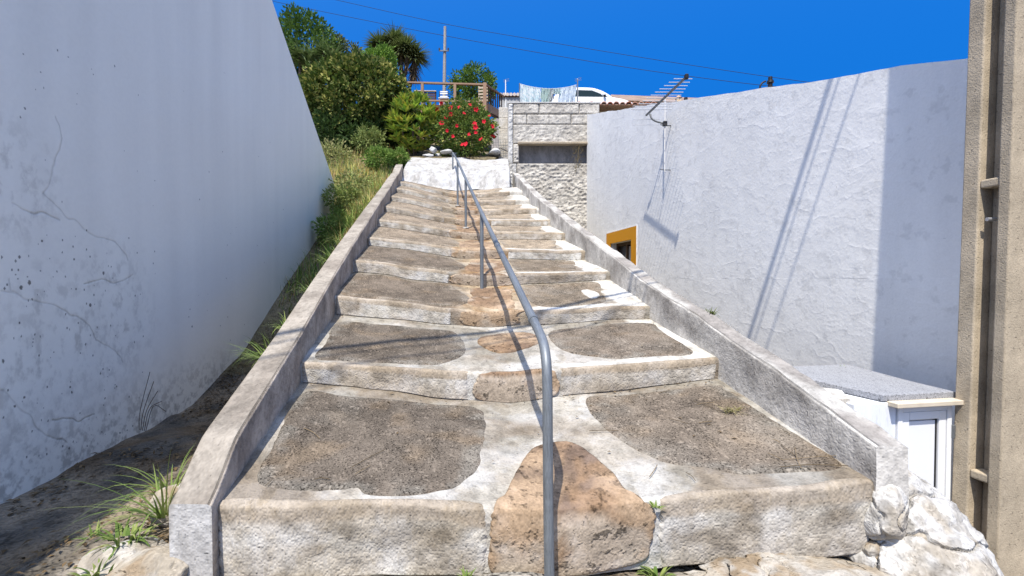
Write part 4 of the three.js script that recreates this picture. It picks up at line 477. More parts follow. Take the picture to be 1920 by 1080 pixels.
// ---------------------------------------------------------------- farther up: washing, car, roofs, poles
{
  const DL = 14.6, line = thing('clothes_line', 'clothes line stretched between two thin posts above the rough wall', 'clothes line'); const A = at(974, 157, DL), B = at(1081, 159, DL), mid = at(1030, 166, DL);
  const curve = new THREE.QuadraticBezierCurve3(A, new THREE.Vector3(mid.x, 2 * mid.y - (A.y + B.y) / 2, mid.z), B); part('line', new THREE.TubeGeometry(curve, 30, 0.006, 5), M.whiteMetal, line);
  for (const p of [A, at(1083, 150, DL)]) part('post', rod(p.clone().add(new THREE.Vector3(0, 0.02, 0)), new THREE.Vector3(p.x, 3.8, p.z), 0.014, 0.014, 8), M.greyMetal, line);
  const cloth = (label, t0, t1, len, col, pat, slant = 0) => { const g = grid(46, 26, (a, b) => { const p = curve.getPoint(lerp(t0, t1, a)), dr = (typeof len === 'function' ? len(a) : len) * b, f = 0.022 * Math.sin(a * 22 + b * 2 + t0 * 40) * (0.35 + b) + 0.02 * Math.sin(a * 71 + t0 * 9); return { p: [p.x + slant * b * (0.5 - a * 0.2) + 0.01 * Math.sin(b * 9 + a * 5), p.y - dr + 0.004, p.z + f + 0.0], uv: [a, b], c: pat(a, b, col) }; }); solo('hanging_cloth', label, 'laundry', g, clothM, 'washing on the line'); };
  const clothM = mat({ vc: true, rough: 0.95, transmission: 0.3 }); const print = (d, s, k) => (a, b, c) => mix3(c, d, sm(0.5, 0.62, fb2(a * s, b * s, 0, k, 3)));
  cloth('long pale printed sheet at the left end of the line', 0.01, 0.36, (a) => 0.60 + 0.05 * Math.sin(a * 7), [0.74, 0.80, 0.82], print([0.52, 0.66, 0.70], 12, 171)); cloth('sage green towel beside the long pale sheet', 0.365, 0.55, 0.47, [0.52, 0.64, 0.60], print([0.46, 0.60, 0.57], 9, 173)); cloth('small pale green cloth in the middle of the line', 0.56, 0.715, 0.19, [0.66, 0.78, 0.77], print([0.6, 0.72, 0.72], 9, 174)); cloth('white printed cloth hanging low between the towels', 0.50, 0.60, (a) => 0.30 + 0.3 * (1 - a), [0.72, 0.74, 0.76], print([0.45, 0.47, 0.52], 14, 175), -0.06); cloth('pale blue sheet drawn aside at the right end', 0.70, 0.995, (a) => 0.60 + 0.02 * a, [0.70, 0.78, 0.84], print([0.5, 0.6, 0.72], 13, 177), -0.16);
  // house strip with ridge tiles at the left
  const h1 = thing('distant_house', 'grey distant house with pale ridge tiles left of the washing', 'house'); const q = at(962, 182, 21); part('wall', new THREE.BoxGeometry(1.6, 3.2, 2).translate(q.x + 0.2, q.y - 1.6, -22), mat({ tex: T.grain, rgb: [0.48, 0.49, 0.50] }), h1); part('eave', new THREE.BoxGeometry(1.7, 0.05, 2.1).translate(q.x + 0.2, q.y + 0.02, -22), M.darkwood, h1); const cg = paint(new THREE.CylinderGeometry(0.075, 0.075, 0.4, 10, 1, false).rotateX(Math.PI / 2), () => [0.72, 0.62, 0.55]); for (let i = 0; i < 11; i++) { const t = part('ridge_tile', cg, M.clay, h1); t.position.set(q.x - 0.56 + i * 0.155, q.y + 0.085, -21.1); }
  const h2 = thing('distant_house', 'distant house with a long pink tiled roof behind the car', 'house'); const e = at(1150, 187, 32), f = at(1290, 193, 32); part('wall', new THREE.BoxGeometry(f.x - e.x + 1, 4, 3).translate((e.x + f.x) / 2, e.y - 2.5, -33.8), mat({ tex: T.grain, rgb: [0.6, 0.55, 0.5] }), h2); part('roof', bar(e.clone().add(new THREE.Vector3(-0.4, -0.25, 0)), f.clone().add(new THREE.Vector3(0.4, -0.25, 0)), 2.2, 0.34), mat({ tex: T.clay, rgb: [0.60, 0.44, 0.36] }), h2); const cg2 = paint(new THREE.CylinderGeometry(0.11, 0.11, 0.5, 8).rotateX(Math.PI / 2), (x, y, z) => mix3([0.58, 0.30, 0.2], [0.75, 0.62, 0.53], vn3(x * 9, y * 9, z))); for (let i = 0; i < 26; i++) { const t = part('ridge_tile', cg2, M.clay, h2); t.position.copy(e).lerp(f, i / 25); t.position.y -= 0.05; }
  for (const [x, yt, D, l] of [[948, 150, 21, 'thin white aerial pole on the grey distant house'], [1083, 148, 19, 'thin grey aerial pole behind the washing']]) { const a = at(x, yt, D), o = thing('aerial_pole', l, 'aerial'); part('mast', rod(a, new THREE.Vector3(a.x, leftY(D) - 0.2, a.z), 0.022, 0.03, 8), M.whiteMetal, o); for (let i = 0; i < 3; i++) part('element', rod(a.clone().add(new THREE.Vector3(-0.10, -i * 0.05, 0)), a.clone().add(new THREE.Vector3(0.16, 0.06 - i * 0.05, 0)), 0.006, 0.006, 5), M.greyMetal, o); }
  // wooden pole
  const up = at(834.5, 50, 24), wp = thing('wooden_utility_pole', 'weathered wooden utility pole standing behind the deck', 'utility pole'); part('shaft', rod(new THREE.Vector3(up.x - 0.08, 7.8, up.z), up, 0.10, 0.07, 12), mat({ tex: T.wood, rgb: [0.40, 0.38, 0.36] }), wp); const cy = at(834, 97, 24).y; part('bracket', bar(new THREE.Vector3(up.x - 0.3, cy, up.z + 0.1), new THREE.Vector3(up.x + 0.2, cy, up.z + 0.1), 0.05), M.greyMetal, wp); for (const dx of [-0.28, 0.17]) part('insulator', new THREE.CylinderGeometry(0.035, 0.045, 0.12, 8).translate(up.x + dx, cy + 0.08, up.z + 0.1), M.dark, wp);
  // parked car seen from the side, nose to the right
  const car = thing('parked_car', 'white hatchback car parked behind the washing line', 'car', V(at(1100, 197, 24).x + 0.15, at(1100, 165, 24).y - 1.74, 24)); const cw = 1.66;
  const ext = (pts, d, z, m, n, par, bev = 0.05) => { const s = new THREE.Shape(); s.moveTo(...pts[0]); for (let i = 1; i < pts.length; i++) { const p = pts[i]; p.length === 2 ? s.lineTo(...p) : s.quadraticCurveTo(...p); } const g = new THREE.ExtrudeGeometry(s, { depth: d - 2 * bev, bevelEnabled: true, bevelSize: bev, bevelThickness: bev, bevelSegments: 3, curveSegments: 10 }); g.translate(0, 0, z - d / 2 + bev); return part(n, g, m, par); };
  const white = new THREE.MeshPhysicalMaterial({ color: new THREE.Color(0.78, 0.79, 0.80), roughness: 0.35, clearcoat: 0.8, clearcoatRoughness: 0.1, side: THREE.DoubleSide }), glass = mat({ rgb: [0.02, 0.035, 0.04], rough: 0.06 });
  const body = ext([[-1.95, 0.32], [-2.0, 0.6, -1.95, 0.86], [-1.9, 0.95], [0.95, 0.92], [1.6, 0.84, 1.95, 0.66], [2.05, 0.55, 2.0, 0.32]], cw, 0, white, 'body', car); ext([[-1.86, 0.93], [-1.75, 1.32, -1.35, 1.40], [-0.6, 1.475, 0.0, 1.42], [0.55, 1.33, 1.02, 0.95]], cw - 0.24, 0, white, 'cabin', car);
  for (const [n, p] of [['rear_side_window', [[-1.62, 0.98], [-1.5, 1.30], [-0.75, 1.34], [-0.75, 0.98]]], ['front_side_window', [[-0.68, 0.98], [-0.68, 1.34], [0.0, 1.32], [0.42, 1.16], [0.62, 0.98]]], ['quarter_window', [[0.68, 0.98], [0.52, 1.13], [0.86, 0.975]]]]) for (const z of [1, -1]) ext(p, 0.02, z * (cw / 2 - 0.108), glass, n, car, 0.004);
  { const ws = grid(10, 6, (a, b) => ({ p: [lerp(1.02, 0.30, b) + 0.02, lerp(0.965, 1.335, b), lerp(-0.58, 0.58, a)], uv: [a, b] })); part('windscreen', ws, glass, car); }
  for (const x of [-1.25, 1.3]) for (const z of [1, -1]) { const w = part('wheel', new THREE.TorusGeometry(0.24, 0.075, 10, 22).translate(x, 0.31, z * 0.74), M.black, car); part('rim', new THREE.CylinderGeometry(0.2, 0.2, 0.12, 16).rotateX(Math.PI / 2).translate(x, 0.31, z * 0.76), M.alu, w); }
  for (const z of [0.62, -0.62]) part('headlight', new THREE.SphereGeometry(0.11, 12, 8).scale(1.4, 0.7, 0.9).translate(1.83, 0.68, z), M.alu, car); part('mirror', new THREE.SphereGeometry(0.08, 10, 8).scale(0.8, 0.8, 1).translate(0.6, 1.0, 0.9), M.black, car);
  for (const z of [0.62, -0.62]) part('roof_rail', bar(new THREE.Vector3(-1.4, 1.45, z), new THREE.Vector3(-0.1, 1.47, z), 0.03), M.alu, car);
}
// wire mesh fence by the ramp
{ const f = thing('wire_mesh_fence', 'thin wire mesh fence panel at the right of the ramp', 'fence'); const a = at(921, 262, 13.0), b = at(957, 262, 13.0), y0 = at(940, 292, 13).y; for (let i = 0; i < 9; i++) part('wire', rod(new THREE.Vector3(lerp(a.x, b.x, i / 8), y0 - 0.05, -13), new THREE.Vector3(lerp(a.x, b.x, i / 8), a.y, -13), 0.004, 0.004, 5), M.greyMetal, f); for (let i = 0; i < 7; i++) part('wire', rod(new THREE.Vector3(a.x, lerp(y0, a.y, i / 6), -13.004), new THREE.Vector3(b.x, lerp(y0, a.y, i / 6), -13.004), 0.004, 0.004, 5), M.greyMetal, f); part('stay', rod(at(937, 292, 12.95), at(937, 277, 12.95), 0.012, 0.012, 6), M.dark, f); part('stay', rod(at(937, 277, 12.95), at(952, 284, 12.95), 0.01, 0.01, 6), M.dark, f); }

// ---------------------------------------------------------------- plants
class Leaves { constructor() { this.P = []; this.C = []; }
  tri(a, b, c, col) { for (const v of [a, b, c]) { this.P.push(v.x, v.y, v.z); this.C.push(...col); } }
  leaf(p, dir, up, L, w, col, fold = 0.25) { const d = dir.clone().normalize(), s = new THREE.Vector3().crossVectors(d, up).normalize(), n = new THREE.Vector3().crossVectors(s, d); const m = p.clone().addScaledVector(d, L * 0.45), a = m.clone().addScaledVector(s, w).addScaledVector(n, w * fold), b = m.clone().addScaledVector(s, -w).addScaledVector(n, w * fold), t = p.clone().addScaledVector(d, L).addScaledVector(n, -L * 0.08); this.tri(p, a, m, col); this.tri(a, t, m, col); this.tri(p, m, b, col); this.tri(m, t, b, col); }
  blade(p, dir, L, w, bend, col, seg = 4) { const d = dir.clone().normalize(); let q = p.clone(), s = new THREE.Vector3().crossVectors(d, new THREE.Vector3(0, 1, 0)); if (s.lengthSq() < 1e-4) s.set(1, 0, 0); s.normalize(); let l0 = q.clone().addScaledVector(s, w), r0 = q.clone().addScaledVector(s, -w); for (let i = 1; i <= seg; i++) { d.y -= bend / seg; d.normalize(); q.addScaledVector(d, L / seg); const ww = w * (1 - Math.pow(i / seg, 1.6)), l = q.clone().addScaledVector(s, ww), r = q.clone().addScaledVector(s, -ww); this.tri(l0, r0, l, col); if (i < seg) this.tri(r0, r, l, col); l0 = l; r0 = r; } }
  geo() { const g = new THREE.BufferGeometry(); g.setAttribute('position', new THREE.Float32BufferAttribute(this.P, 3)); g.setAttribute('color', new THREE.Float32BufferAttribute(this.C, 3)); g.setAttribute('uv', new THREE.Float32BufferAttribute(new Float32Array(this.P.length / 3 * 2), 2)); g.computeVertexNormals(); return g; } }
const sph = () => { const z = R(-1, 1), a = R(0, 6.2832), r = Math.sqrt(1 - z * z); return new THREE.Vector3(r * Math.cos(a), z, r * Math.sin(a)); };
const UP = new THREE.Vector3(0, 1, 0);
// crown: leaf clumps spread over and through a lumpy volume
function crown(c, rx, ry, rz, o) {
  const L = new Leaves(); const n = o.clumps, flat = o.flat ?? 0;
  for (let i = 0; i < n; i++) { const d = sph(); if (o.noBelow && d.y < -0.35 && rnd() < 0.6) d.y *= -1; const k = (rnd() < 0.75 ? R(0.78, 1.02) : R(0.35, 0.8)) * (0.82 + 0.4 * fb3(d.x * 1.8 + c.x, d.y * 1.8, d.z * 1.8, 3, o.seed)); const cc = new THREE.Vector3(c.x + d.x * rx * k, c.y + d.y * ry * k, c.z + d.z * rz * k), tone = rnd(), r = o.clumpR * R(0.6, 1.25);
    for (let j = 0; j < o.per; j++) { const e = sph(), p = cc.clone().addScaledVector(e, r * Math.sqrt(rnd())); const dir = e.clone().multiplyScalar(0.8).addScaledVector(d, 0.6).add(new THREE.Vector3(0, R(-0.35, 0.35) + (o.lift ?? 0.1), 0)); L.leaf(p, dir, sph(), o.len * R(0.7, 1.3), o.wid * R(0.8, 1.2), o.col(tone, rnd())); } }
  return L;
}
function stems(c, base, n, r, spread, mt, parent, name = 'trunk') { for (let i = 0; i < n; i++) { const t = c.clone().add(new THREE.Vector3(R(-1, 1) * spread, R(-0.3, 0.4) * spread, R(-1, 1) * spread)), m = base.clone().lerp(t, 0.5).add(new THREE.Vector3(R(-0.1, 0.1), 0.05, R(-0.1, 0.1))); part(name, poly([base.clone().add(new THREE.Vector3(R(-0.08, 0.08), -0.15, R(-0.08, 0.08))), base.clone().lerp(m, 0.5), m, t], r * R(0.7, 1.1), 6, 14), mt, parent); } }
const G = (a, b) => (t, u) => mix3(a, b, clamp(t * 0.7 + u * 0.3)).map((v) => v * (0.75 + 0.5 * u));
{ // big bush with yellowish leaf tips
  const b = thing('variegated_bush', 'big rounded bush with yellowish tipped leaves beside the left house', 'bush'); const c = at(665, 200, 14.2);
  part('crown', crown(new THREE.Vector3(c.x, c.y, c.z), 1.72, 1.42, 1.3, { clumps: 560, per: 50, clumpR: 0.20, len: 0.115, wid: 0.044, seed: 5, col: (t, u) => mix3(mix3([0.045, 0.085, 0.016], [0.12, 0.17, 0.03], t), u > 0.66 ? [0.50, 0.47, 0.14] : [0.14, 0.19, 0.035], u > 0.66 ? 0.35 + 0.5 * t : u * 0.5) }).geo(), M.leaf, b); stems(c.clone().add(new THREE.Vector3(0, -0.4, 0)), V(c.x, 3.7, 14.2), 6, 0.05, 0.7, M.bark, b);
  const b2 = thing('dark_bush', 'dark green bush under the big yellowish bush', 'bush'); const c2 = at(640, 262, 13.6); part('crown', crown(c2, 1.25, 0.62, 0.8, { clumps: 240, per: 40, clumpR: 0.22, len: 0.11, wid: 0.032, seed: 9, col: G([0.03, 0.065, 0.015], [0.09, 0.15, 0.04]) }).geo(), M.leaf, b2); stems(c2, V(c2.x, 3.2, 13.6), 4, 0.03, 0.5, M.bark, b2, 'stem');
  const b3 = thing('dark_bush', 'shadowy bush behind the leafy shrub and fence panel', 'bush'); const c3 = at(735, 245, 14.3); part('crown', crown(c3, 0.95, 0.62, 0.7, { clumps: 200, per: 38, clumpR: 0.22, len: 0.11, wid: 0.032, seed: 12, col: G([0.03, 0.06, 0.015], [0.08, 0.13, 0.03]) }).geo(), M.leaf, b3); stems(c3, V(c3.x, 3.7, 14.3), 4, 0.03, 0.4, M.bark, b3, 'stem');
  // trees behind
  const t1 = thing('broadleaf_tree', 'green broadleaf tree top beside the roof of the left house', 'tree'); const c4 = at(575, 95, 17); part('crown', crown(c4, 1.25, 1.15, 1.1, { clumps: 210, per: 34, clumpR: 0.26, len: 0.13, wid: 0.034, seed: 15, col: G([0.05, 0.11, 0.018], [0.15, 0.25, 0.045]) }).geo(), M.leaf, t1); stems(c4, V(c4.x, 4.6, 17), 4, 0.07, 0.6, M.bark, t1);
  const t1b = thing('broadleaf_tree', 'dull green tree between the spiky plants and the yucca', 'tree'); const c4b = at(640, 105, 17.2); part('crown', crown(c4b, 0.75, 0.55, 0.7, { clumps: 90, per: 30, clumpR: 0.2, len: 0.12, wid: 0.03, seed: 18, col: G([0.07, 0.10, 0.04], [0.20, 0.23, 0.10]) }).geo(), M.leaf, t1b); stems(c4b, V(c4b.x, 4.7, 17.2), 3, 0.05, 0.4, M.bark, t1b);
  const t1c = thing('broadleaf_tree', 'bright green small tree in front of the yucca', 'tree'); const c4c = at(712, 118, 16.2); part('crown', crown(c4c, 0.55, 0.5, 0.5, { clumps: 80, per: 30, clumpR: 0.18, len: 0.10, wid: 0.028, seed: 19, col: G([0.09, 0.19, 0.03], [0.24, 0.38, 0.06]) }).geo(), M.leaf, t1c); stems(c4c, V(c4c.x, 4.4, 16.2), 3, 0.04, 0.3, M.bark, t1c);
  const t2 = thing('broadleaf_tree', 'round glossy green tree behind the deck railing', 'tree'); const c5 = at(889, 165, 20.5); part('crown', crown(c5, 0.98, 0.88, 0.9, { clumps: 190, per: 34, clumpR: 0.22, len: 0.11, wid: 0.03, seed: 21, col: G([0.06, 0.125, 0.022], [0.18, 0.29, 0.05]) }).geo(), M.leaf, t2); stems(c5, V(c5.x, 6.3, 20.5), 4, 0.06, 0.5, M.bark, t2);
}
function rosette(c, n, L, w, colA, colB, dead = 0) { const l = new Leaves(); for (let i = 0; i < n; i++) { const d = sph(); if (d.y < -0.25) d.y *= -0.6; const col = mix3(colA, colB, rnd()); l.blade(c, d, L * R(0.75, 1.1), w, 0.5 + R(0, 0.5), col, 5); } for (let i = 0; i < dead; i++) { const d = sph(); d.y = -Math.abs(d.y) - 0.5; l.blade(c.clone().add(new THREE.Vector3(0, -R(0.05, 0.7), 0)), d, L * R(0.5, 0.85), w * 0.8, 0.35, mix3([0.20, 0.13, 0.07], [0.34, 0.25, 0.14], rnd()), 4); } return l.geo(); }
{ const y = thing('yucca_tree', 'tall yucca tree with spiky rosette heads against the sky', 'tree'); const base = V(at(745, 120, 18).x, 4.8, 18); for (const [x, yy, L, dd] of [[712, 88, 0.72, 60], [740, 78, 0.75, 40], [776, 108, 0.78, 170], [752, 100, 0.7, 60], [762, 92, 0.66, 30]]) { const c = at(x, yy, 18 + R(-0.3, 0.3)); part('rosette', rosette(c, 420, L, 0.028, [0.08, 0.12, 0.03], [0.24, 0.28, 0.10], dd), M.leaf, y); part('trunk', poly([base, base.clone().lerp(c, 0.5).add(new THREE.Vector3(R(-0.1, 0.1), 0, 0)), c.clone().add(new THREE.Vector3(0, -0.6, 0)), c], 0.07, 8, 14), M.bark, y); }
  const s = thing('spiky_plant', 'cluster of pale spiky yuccas beside the left house roof', 'plant'); for (const [x, yy] of [[562, 92], [585, 96], [606, 88], [575, 108], [622, 100]]) { const c = at(x, yy + 12, 16.3); part('rosette', rosette(c, 60, 0.85, 0.03, [0.10, 0.16, 0.05], [0.26, 0.34, 0.14]), M.leaf, s); part('stem', rod(V(c.x, 4.5, 16.3), c, 0.06, 0.05, 7), M.bark, s); } }
{ // bright shrub with upright leaves
  const s = thing('leafy_shrub', 'bright yellow green shrub with long upright leaves', 'shrub'); const c = at(776, 236, 13.2); const l = new Leaves(); for (let i = 0; i < 130; i++) { const d = sph(); if (d.y < -0.2 && rnd() < 0.4) d.y *= -1; const cc = new THREE.Vector3(c.x + d.x * 0.62, c.y + d.y * 0.72, c.z + d.z * 0.55); for (let j = 0; j < 13; j++) { const a = j / 13 * 6.283 + R(-0.3, 0.3), dir = new THREE.Vector3(Math.cos(a) * 0.7, R(0.2, 1.1), Math.sin(a) * 0.7).addScaledVector(d, 0.35), u = rnd(); l.leaf(cc, dir, UP, R(0.20, 0.32), R(0.036, 0.052), mix3([0.12, 0.22, 0.04], [0.48, 0.54, 0.08], clamp(0.5 + R(-0.5, 0.5))).map((v) => v * R(0.8, 1.2)), 0.2); } } part('crown', l.geo(), M.leaf, s); stems(c, V(c.x, 3.25, 13.2), 5, 0.022, 0.35, M.bark, s, 'stem');
  const h = thing('flowering_bush', 'bush covered in red flowers at the top of the ramp', 'bush'); const ch = at(869, 243, 13.2); part('crown', crown(ch, 0.84, 0.78, 0.7, { clumps: 260, per: 34, clumpR: 0.16, len: 0.085, wid: 0.024, seed: 33, col: (t, u) => mix3(mix3([0.06, 0.12, 0.02], [0.17, 0.26, 0.045], t), u > 0.78 ? [0.46, 0.38, 0.10] : [0.13, 0.20, 0.04], 0.5) }).geo(), M.leaf, h); stems(ch, V(ch.x, 3.3, 13.2), 5, 0.022, 0.35, M.bark, h, 'stem');
  const fl = [[827, 194], [846, 203], [881, 197], [845, 214], [828, 232], [870, 213], [890, 232], [892, 239], [892, 249], [867, 272], [874, 271], [918, 218], [923, 237], [924, 257], [880, 252], [836, 222], [893, 205], [856, 236], [908, 228], [902, 262], [849, 256], [862, 201], [818, 205], [838, 245]]; const petal = (L) => { const l = new Leaves(); for (let i = 0; i < 6; i++) { const a = i / 6 * 6.283; l.leaf(new THREE.Vector3(), new THREE.Vector3(Math.cos(a), Math.sin(a), R(0.3, 0.9)), new THREE.Vector3(0, 0, 1), L, L * 0.42, [1, 1, 1], -0.3); } return l.geo(); };
  const pg = [petal(0.075), petal(0.09), petal(0.062)]; fl.forEach(([x, y], i) => { const dx = (x - 869) / 56, dy = (y - 243) / 52, k = Math.sqrt(Math.max(0, 1 - dx * dx - dy * dy)); const f = part('flower', pg[i % 3], M.petal, h); f.position.copy(at(x, y, 13.2 - 0.74 * k - 0.1)); f.rotation.set(R(-0.8, 0.3), R(-0.6, 0.6), R(0, 3)); });
}
{ // grass and weeds on the bank between the left house and the parapet
  const l = new Leaves(), outer = (D) => XL(D) - 0.2, wallx = (D) => LX - 0.148 * D + 0.06;
  for (let i = 0; i < 11000; i++) { const D = lerp(5.6, 13.4, Math.sqrt(rnd())), a = rnd(), x = D > 10.3 ? lerp(-4.9, outer(Math.min(D, 11.4)), a) : lerp(wallx(D), outer(D), a), y = groundY(x, D), n = fb3(x * 1.2, 1, D * 1.2, 3, 181); if (n < 0.46 && rnd() < 0.85) continue; if (D > 11.8 && rnd() < 0.75) continue; const dry = clamp(sm(0.42, 0.58, n) * 0.8 + R(-0.25, 0.25) + (D > 8 ? 0.15 : -0.3)); const col = mix3([0.14, 0.25, 0.045], [0.58, 0.50, 0.19], dry).map((v) => v * R(0.7, 1.2)); l.blade(new THREE.Vector3(x, y - 0.02, -D), new THREE.Vector3(R(-0.5, 0.5), 1, R(-0.5, 0.5)), R(0.14, 0.42) * (D < 7 ? 0.75 : 1), R(0.004, 0.009), R(0.2, 1.3), col, 3); }
  const o = solo('bank_grass', 'dry and green grass on the bank beside the left parapet', 'grass', l.geo(), M.leaf); o.userData.kind = 'stuff';
  [[668, 352, 9.9, 0.42, 'weedy bush on the bank behind the left house', 0.5], [645, 372, 9.4, 0.36, 'lower weedy bush on the bank', 0.3], [712, 297, 11.6, 0.32, 'green creeping weed near the parapet top', 0], [745, 298, 12.2, 0.28, 'green weed clump beside the ramp', 0], [640, 425, 8.6, 0.38, 'dense green weeds hugging the parapet', 0.1], [622, 300, 12.2, 0.5, 'tall loose weeds behind the corner of the left house', 0.6], [690, 262, 13.0, 0.4, 'leafy weeds below the yellowish bush', 0.3]].forEach(([x, y, D, r, lab, dry]) => { const c = at(x, y, D), w = thing('weed_clump', lab, 'weeds', null, 'weeds on the bank'); part('foliage', crown(c, r, r * 0.75, r * 0.8, { clumps: 60, per: 26, clumpR: r * 0.33, len: 0.075, wid: 0.017, seed: x, col: (t, u) => mix3(mix3([0.10, 0.19, 0.03], [0.22, 0.32, 0.07], t), [0.46, 0.40, 0.20], clamp(dry * (0.4 + u))) }).geo(), M.leaf, w); });
}
function tuft(label, p, n, L, spread, cols, w = 0.0045, lean = [0, 0]) { const l = new Leaves(); for (let i = 0; i < n; i++) { const a = R(0, 6.283), o = new THREE.Vector3(Math.cos(a) * spread * rnd(), 0, Math.sin(a) * spread * rnd()); l.blade(p.clone().add(o).add(new THREE.Vector3(0, -0.03, 0)), new THREE.Vector3(Math.cos(a) * R(0.2, 0.9) + lean[0], 1, Math.sin(a) * R(0.2, 0.9) + lean[1]), L * R(0.45, 1.1), w * R(0.7, 1.2), R(0.6, 2.2), mix3(cols[0], cols[1], rnd()), 6); } return solo('grass_tuft', label, 'grass', l.geo(), M.leaf, 'grass tufts'); }
const gr = [[0.11, 0.19, 0.04], [0.30, 0.36, 0.11]], straw = [[0.30, 0.30, 0.10], [0.5, 0.44, 0.2]];
const gl = (x, D) => new THREE.Vector3(x, groundY(x, D), -D);
tuft('tall arching grass tuft in front of the left parapet end', V(-1.70, -1.12, 2.22), 36, 0.42, 0.045, gr, 0.005, [-0.35, 0.1]);
tuft('second grass tuft leaning out over the shaded gap', V(-1.80, -1.12, 2.42), 30, 0.36, 0.035, gr, 0.005, [-0.2, 0.2]);
tuft('short bright weeds at the foot of the left parapet', V(-1.74, -1.15, 2.08), 46, 0.11, 0.10, gr, 0.008); tuft('low green weed on the lower left ground', V(-1.72, -1.2, 1.90), 40, 0.09, 0.07, gr, 0.008); tuft('dim weed on the shaded ground by the left house', gl(-2.0, 2.2), 24, 0.10, 0.02, gr, 0.007);
tuft('grass tuft hanging over the outside of the left parapet', V(-1.78, -0.56, 3.35), 60, 0.30, 0.07, gr, 0.005, [-0.55, 0.2]); tuft('middle grass tuft beside the left parapet', V(-1.84, -0.38, 3.75), 30, 0.20, 0.06, gr, 0.005, [-0.4, 0]); tuft('upper grass tuft beside the left parapet', V(-1.93, -0.12, 4.45), 50, 0.24, 0.08, gr, 0.005, [-0.4, 0]); tuft('long grass spilling past the left parapet near the house', V(-2.12, 0.2, 5.5), 110, 0.38, 0.16, gr, 0.006, [-0.35, 0.1]); tuft('thick long grass higher along the left parapet', V(-2.28, 0.5, 6.5), 130, 0.42, 0.2, gr, 0.006, [-0.2, 0.1]); tuft('dense grass along the upper outside of the parapet', V(-2.42, 0.85, 7.5), 130, 0.42, 0.22, gr, 0.006, [-0.1, 0.1]);
{ const p = onStep(0, 0.675, 0.03); tuft('small weed growing at the foot of the first riser', V(p[0], p[1], p[2] - 0.03), 34, 0.09, 0.035, gr, 0.008); } tuft('tiny weed at the base of the left riser', V(-0.19, -1.2, 1.88), 18, 0.05, 0.02, gr, 0.006); { const p = onStep(0, 0.672, 0.95); tuft('tiny weed in the joint of the brown stone', V(p[0], p[1] + 0.03, p[2] - 0.02), 16, 0.035, 0.015, gr, 0.005); }
{ const w = tuft('dark little plant on top of the right parapet', V(XR(3.35) + 0.135, RT(3.35) + 0.0, 3.35), 30, 0.10, 0.012, [[0.05, 0.09, 0.02], [0.14, 0.16, 0.05]], 0.006); tuft('tiny plant on the far side of the right parapet', V(XR(3.75) + 0.13, RT(3.75), 3.75), 14, 0.05, 0.012, [[0.05, 0.09, 0.02], [0.14, 0.16, 0.05]], 0.005); tuft('weeds at the foot of the sunlit stucco wall', V(2.84, -0.755, 3.95), 30, 0.06, 0.04, gr, 0.005); }
{ // dry stalks at the foot of the left wall
  const st = []; const b = V(-2.83, -1.15, 3.5); for (let i = 0; i < 5; i++) { const q = b.clone().add(new THREE.Vector3(0.02 * i, 0, 0.01 * i)); st.push(poly([q, q.clone().add(new THREE.Vector3(0.02 + 0.015 * i, 0.12 + 0.02 * i, 0.02)), q.clone().add(new THREE.Vector3(0.01 + 0.055 * i, 0.42 - 0.06 * i, 0.05 * (i - 2)))], 0.0024, 5, 8)); } solo('dry_stalks', 'dry dark stalks at the foot of the left house wall', 'plant', mergeGeometries(st), mat({ rgb: [0.09, 0.07, 0.05] })); }
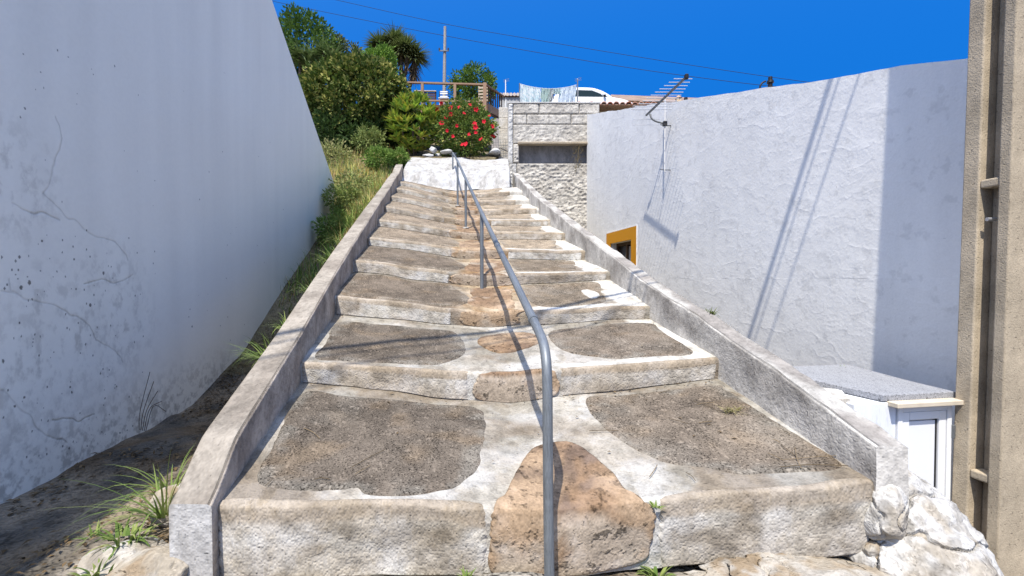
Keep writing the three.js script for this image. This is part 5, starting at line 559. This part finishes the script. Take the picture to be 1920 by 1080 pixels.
{ // litter of dry twigs
  const brown = [mat({ rgb: [0.10, 0.075, 0.045] }), mat({ rgb: [0.20, 0.15, 0.09] })];
  const tw = (k, x0, y0, x1, y1, i, label) => { const a = findUQ(k, x0, y0), b = findUQ(k, x1, y1), P = (q) => { const p = onStep(k, q[0], q[1]); return V(p[0], p[1] + 0.016, p[2]); }; const A = P(a), B = P(b), m = A.clone().lerp(B, 0.5); m.x += R(-0.01, 0.01); m.z += R(-0.012, 0.012); m.y += 0.003; solo('dry_twig', label, 'twig', poly([A, m, B], R(0.0012, 0.002), 5, 8), brown[i % 2], 'dry twigs on the first tread'); };
  [[1300, 757, 1352, 778], [1306, 764, 1338, 760], [1235, 742, 1260, 738], [1310, 798, 1335, 795], [1465, 840, 1490, 860], [1490, 845, 1502, 885], [1462, 882, 1590, 880], [1470, 868, 1585, 860], [1480, 822, 1470, 814], [1450, 830, 1462, 836], [1105, 813, 1160, 813], [1218, 900, 1232, 878], [1286, 892, 1304, 908], [1370, 740, 1385, 746], [1255, 790, 1290, 800], [1440, 856, 1470, 870]].forEach((t, i) => tw(0, ...t, i, 'dry twig lying on the right half of the first tread'));
  [[660, 882, 720, 850], [666, 895, 695, 878], [497, 918, 510, 906], [570, 808, 600, 828], [590, 905, 618, 905]].forEach((t, i) => tw(0, ...t, i, 'dry twig lying on the left slab of the first tread'));
  const c = findUQ(0, 1371, 776), p = onStep(0, ...c), bl = new Leaves(); for (let i = 0; i < 46; i++) { const d = new THREE.Vector3(R(-1, 1), R(-0.1, 0.35), R(-0.5, 0.5)); bl.blade(V(p[0] + R(-0.04, 0.04), p[1] + 0.014 + R(0, 0.015), p[2] + R(-0.02, 0.02)), d, R(0.03, 0.07), 0.0025, 0.2, mix3([0.18, 0.16, 0.05], [0.36, 0.33, 0.14], rnd()), 3); } solo('straw_clump', 'small clump of dry grass on the right slab of the first tread', 'dry grass', bl.geo(), M.leaf);
}
{ // dead leaves and crumbs in the shaded gap and along the riser feet
  const l = new Leaves(); const brown = () => mix3([0.05, 0.035, 0.02], [0.20, 0.14, 0.075], rnd());
  for (let i = 0; i < 1500; i++) { const D = R(1.6, 5.2), x = lerp(LX - 0.148 * D + 0.05, XL(D) - 0.25, Math.pow(rnd(), 1.3)); if (fb3(x * 3, 1, D * 3, 3, 191) < 0.46) continue; l.leaf(new THREE.Vector3(x, groundY(x, D) + R(0.004, 0.02), -D), new THREE.Vector3(R(-1, 1), R(-0.2, 0.3), R(-1, 1)), UP, R(0.02, 0.055), R(0.005, 0.012), brown(), 0.5); }
  for (let i = 0; i < 420; i++) { const k = Math.floor(R(0, 7)), u = rnd() < 0.5 ? R(0.62, 0.99) : R(0.02, 0.98), q = rnd() < 0.75 ? 1.985 - Math.abs(R(0, 1) * R(0, 1)) * 0.25 : R(1.1, 1.95), p = onStep(k, u, q); l.leaf(V(p[0], p[1] + 0.012, p[2]), new THREE.Vector3(R(-1, 1), R(-0.05, 0.2), R(-1, 1)), UP, R(0.012, 0.04), R(0.003, 0.007), brown(), 0.5); }
  const o = solo('leaf_litter', 'dead leaves and crumbs in the shaded gap and along the steps', 'litter', l.geo(), M.plain); o.userData.kind = 'stuff';
}
renderer.render(scene, camera);
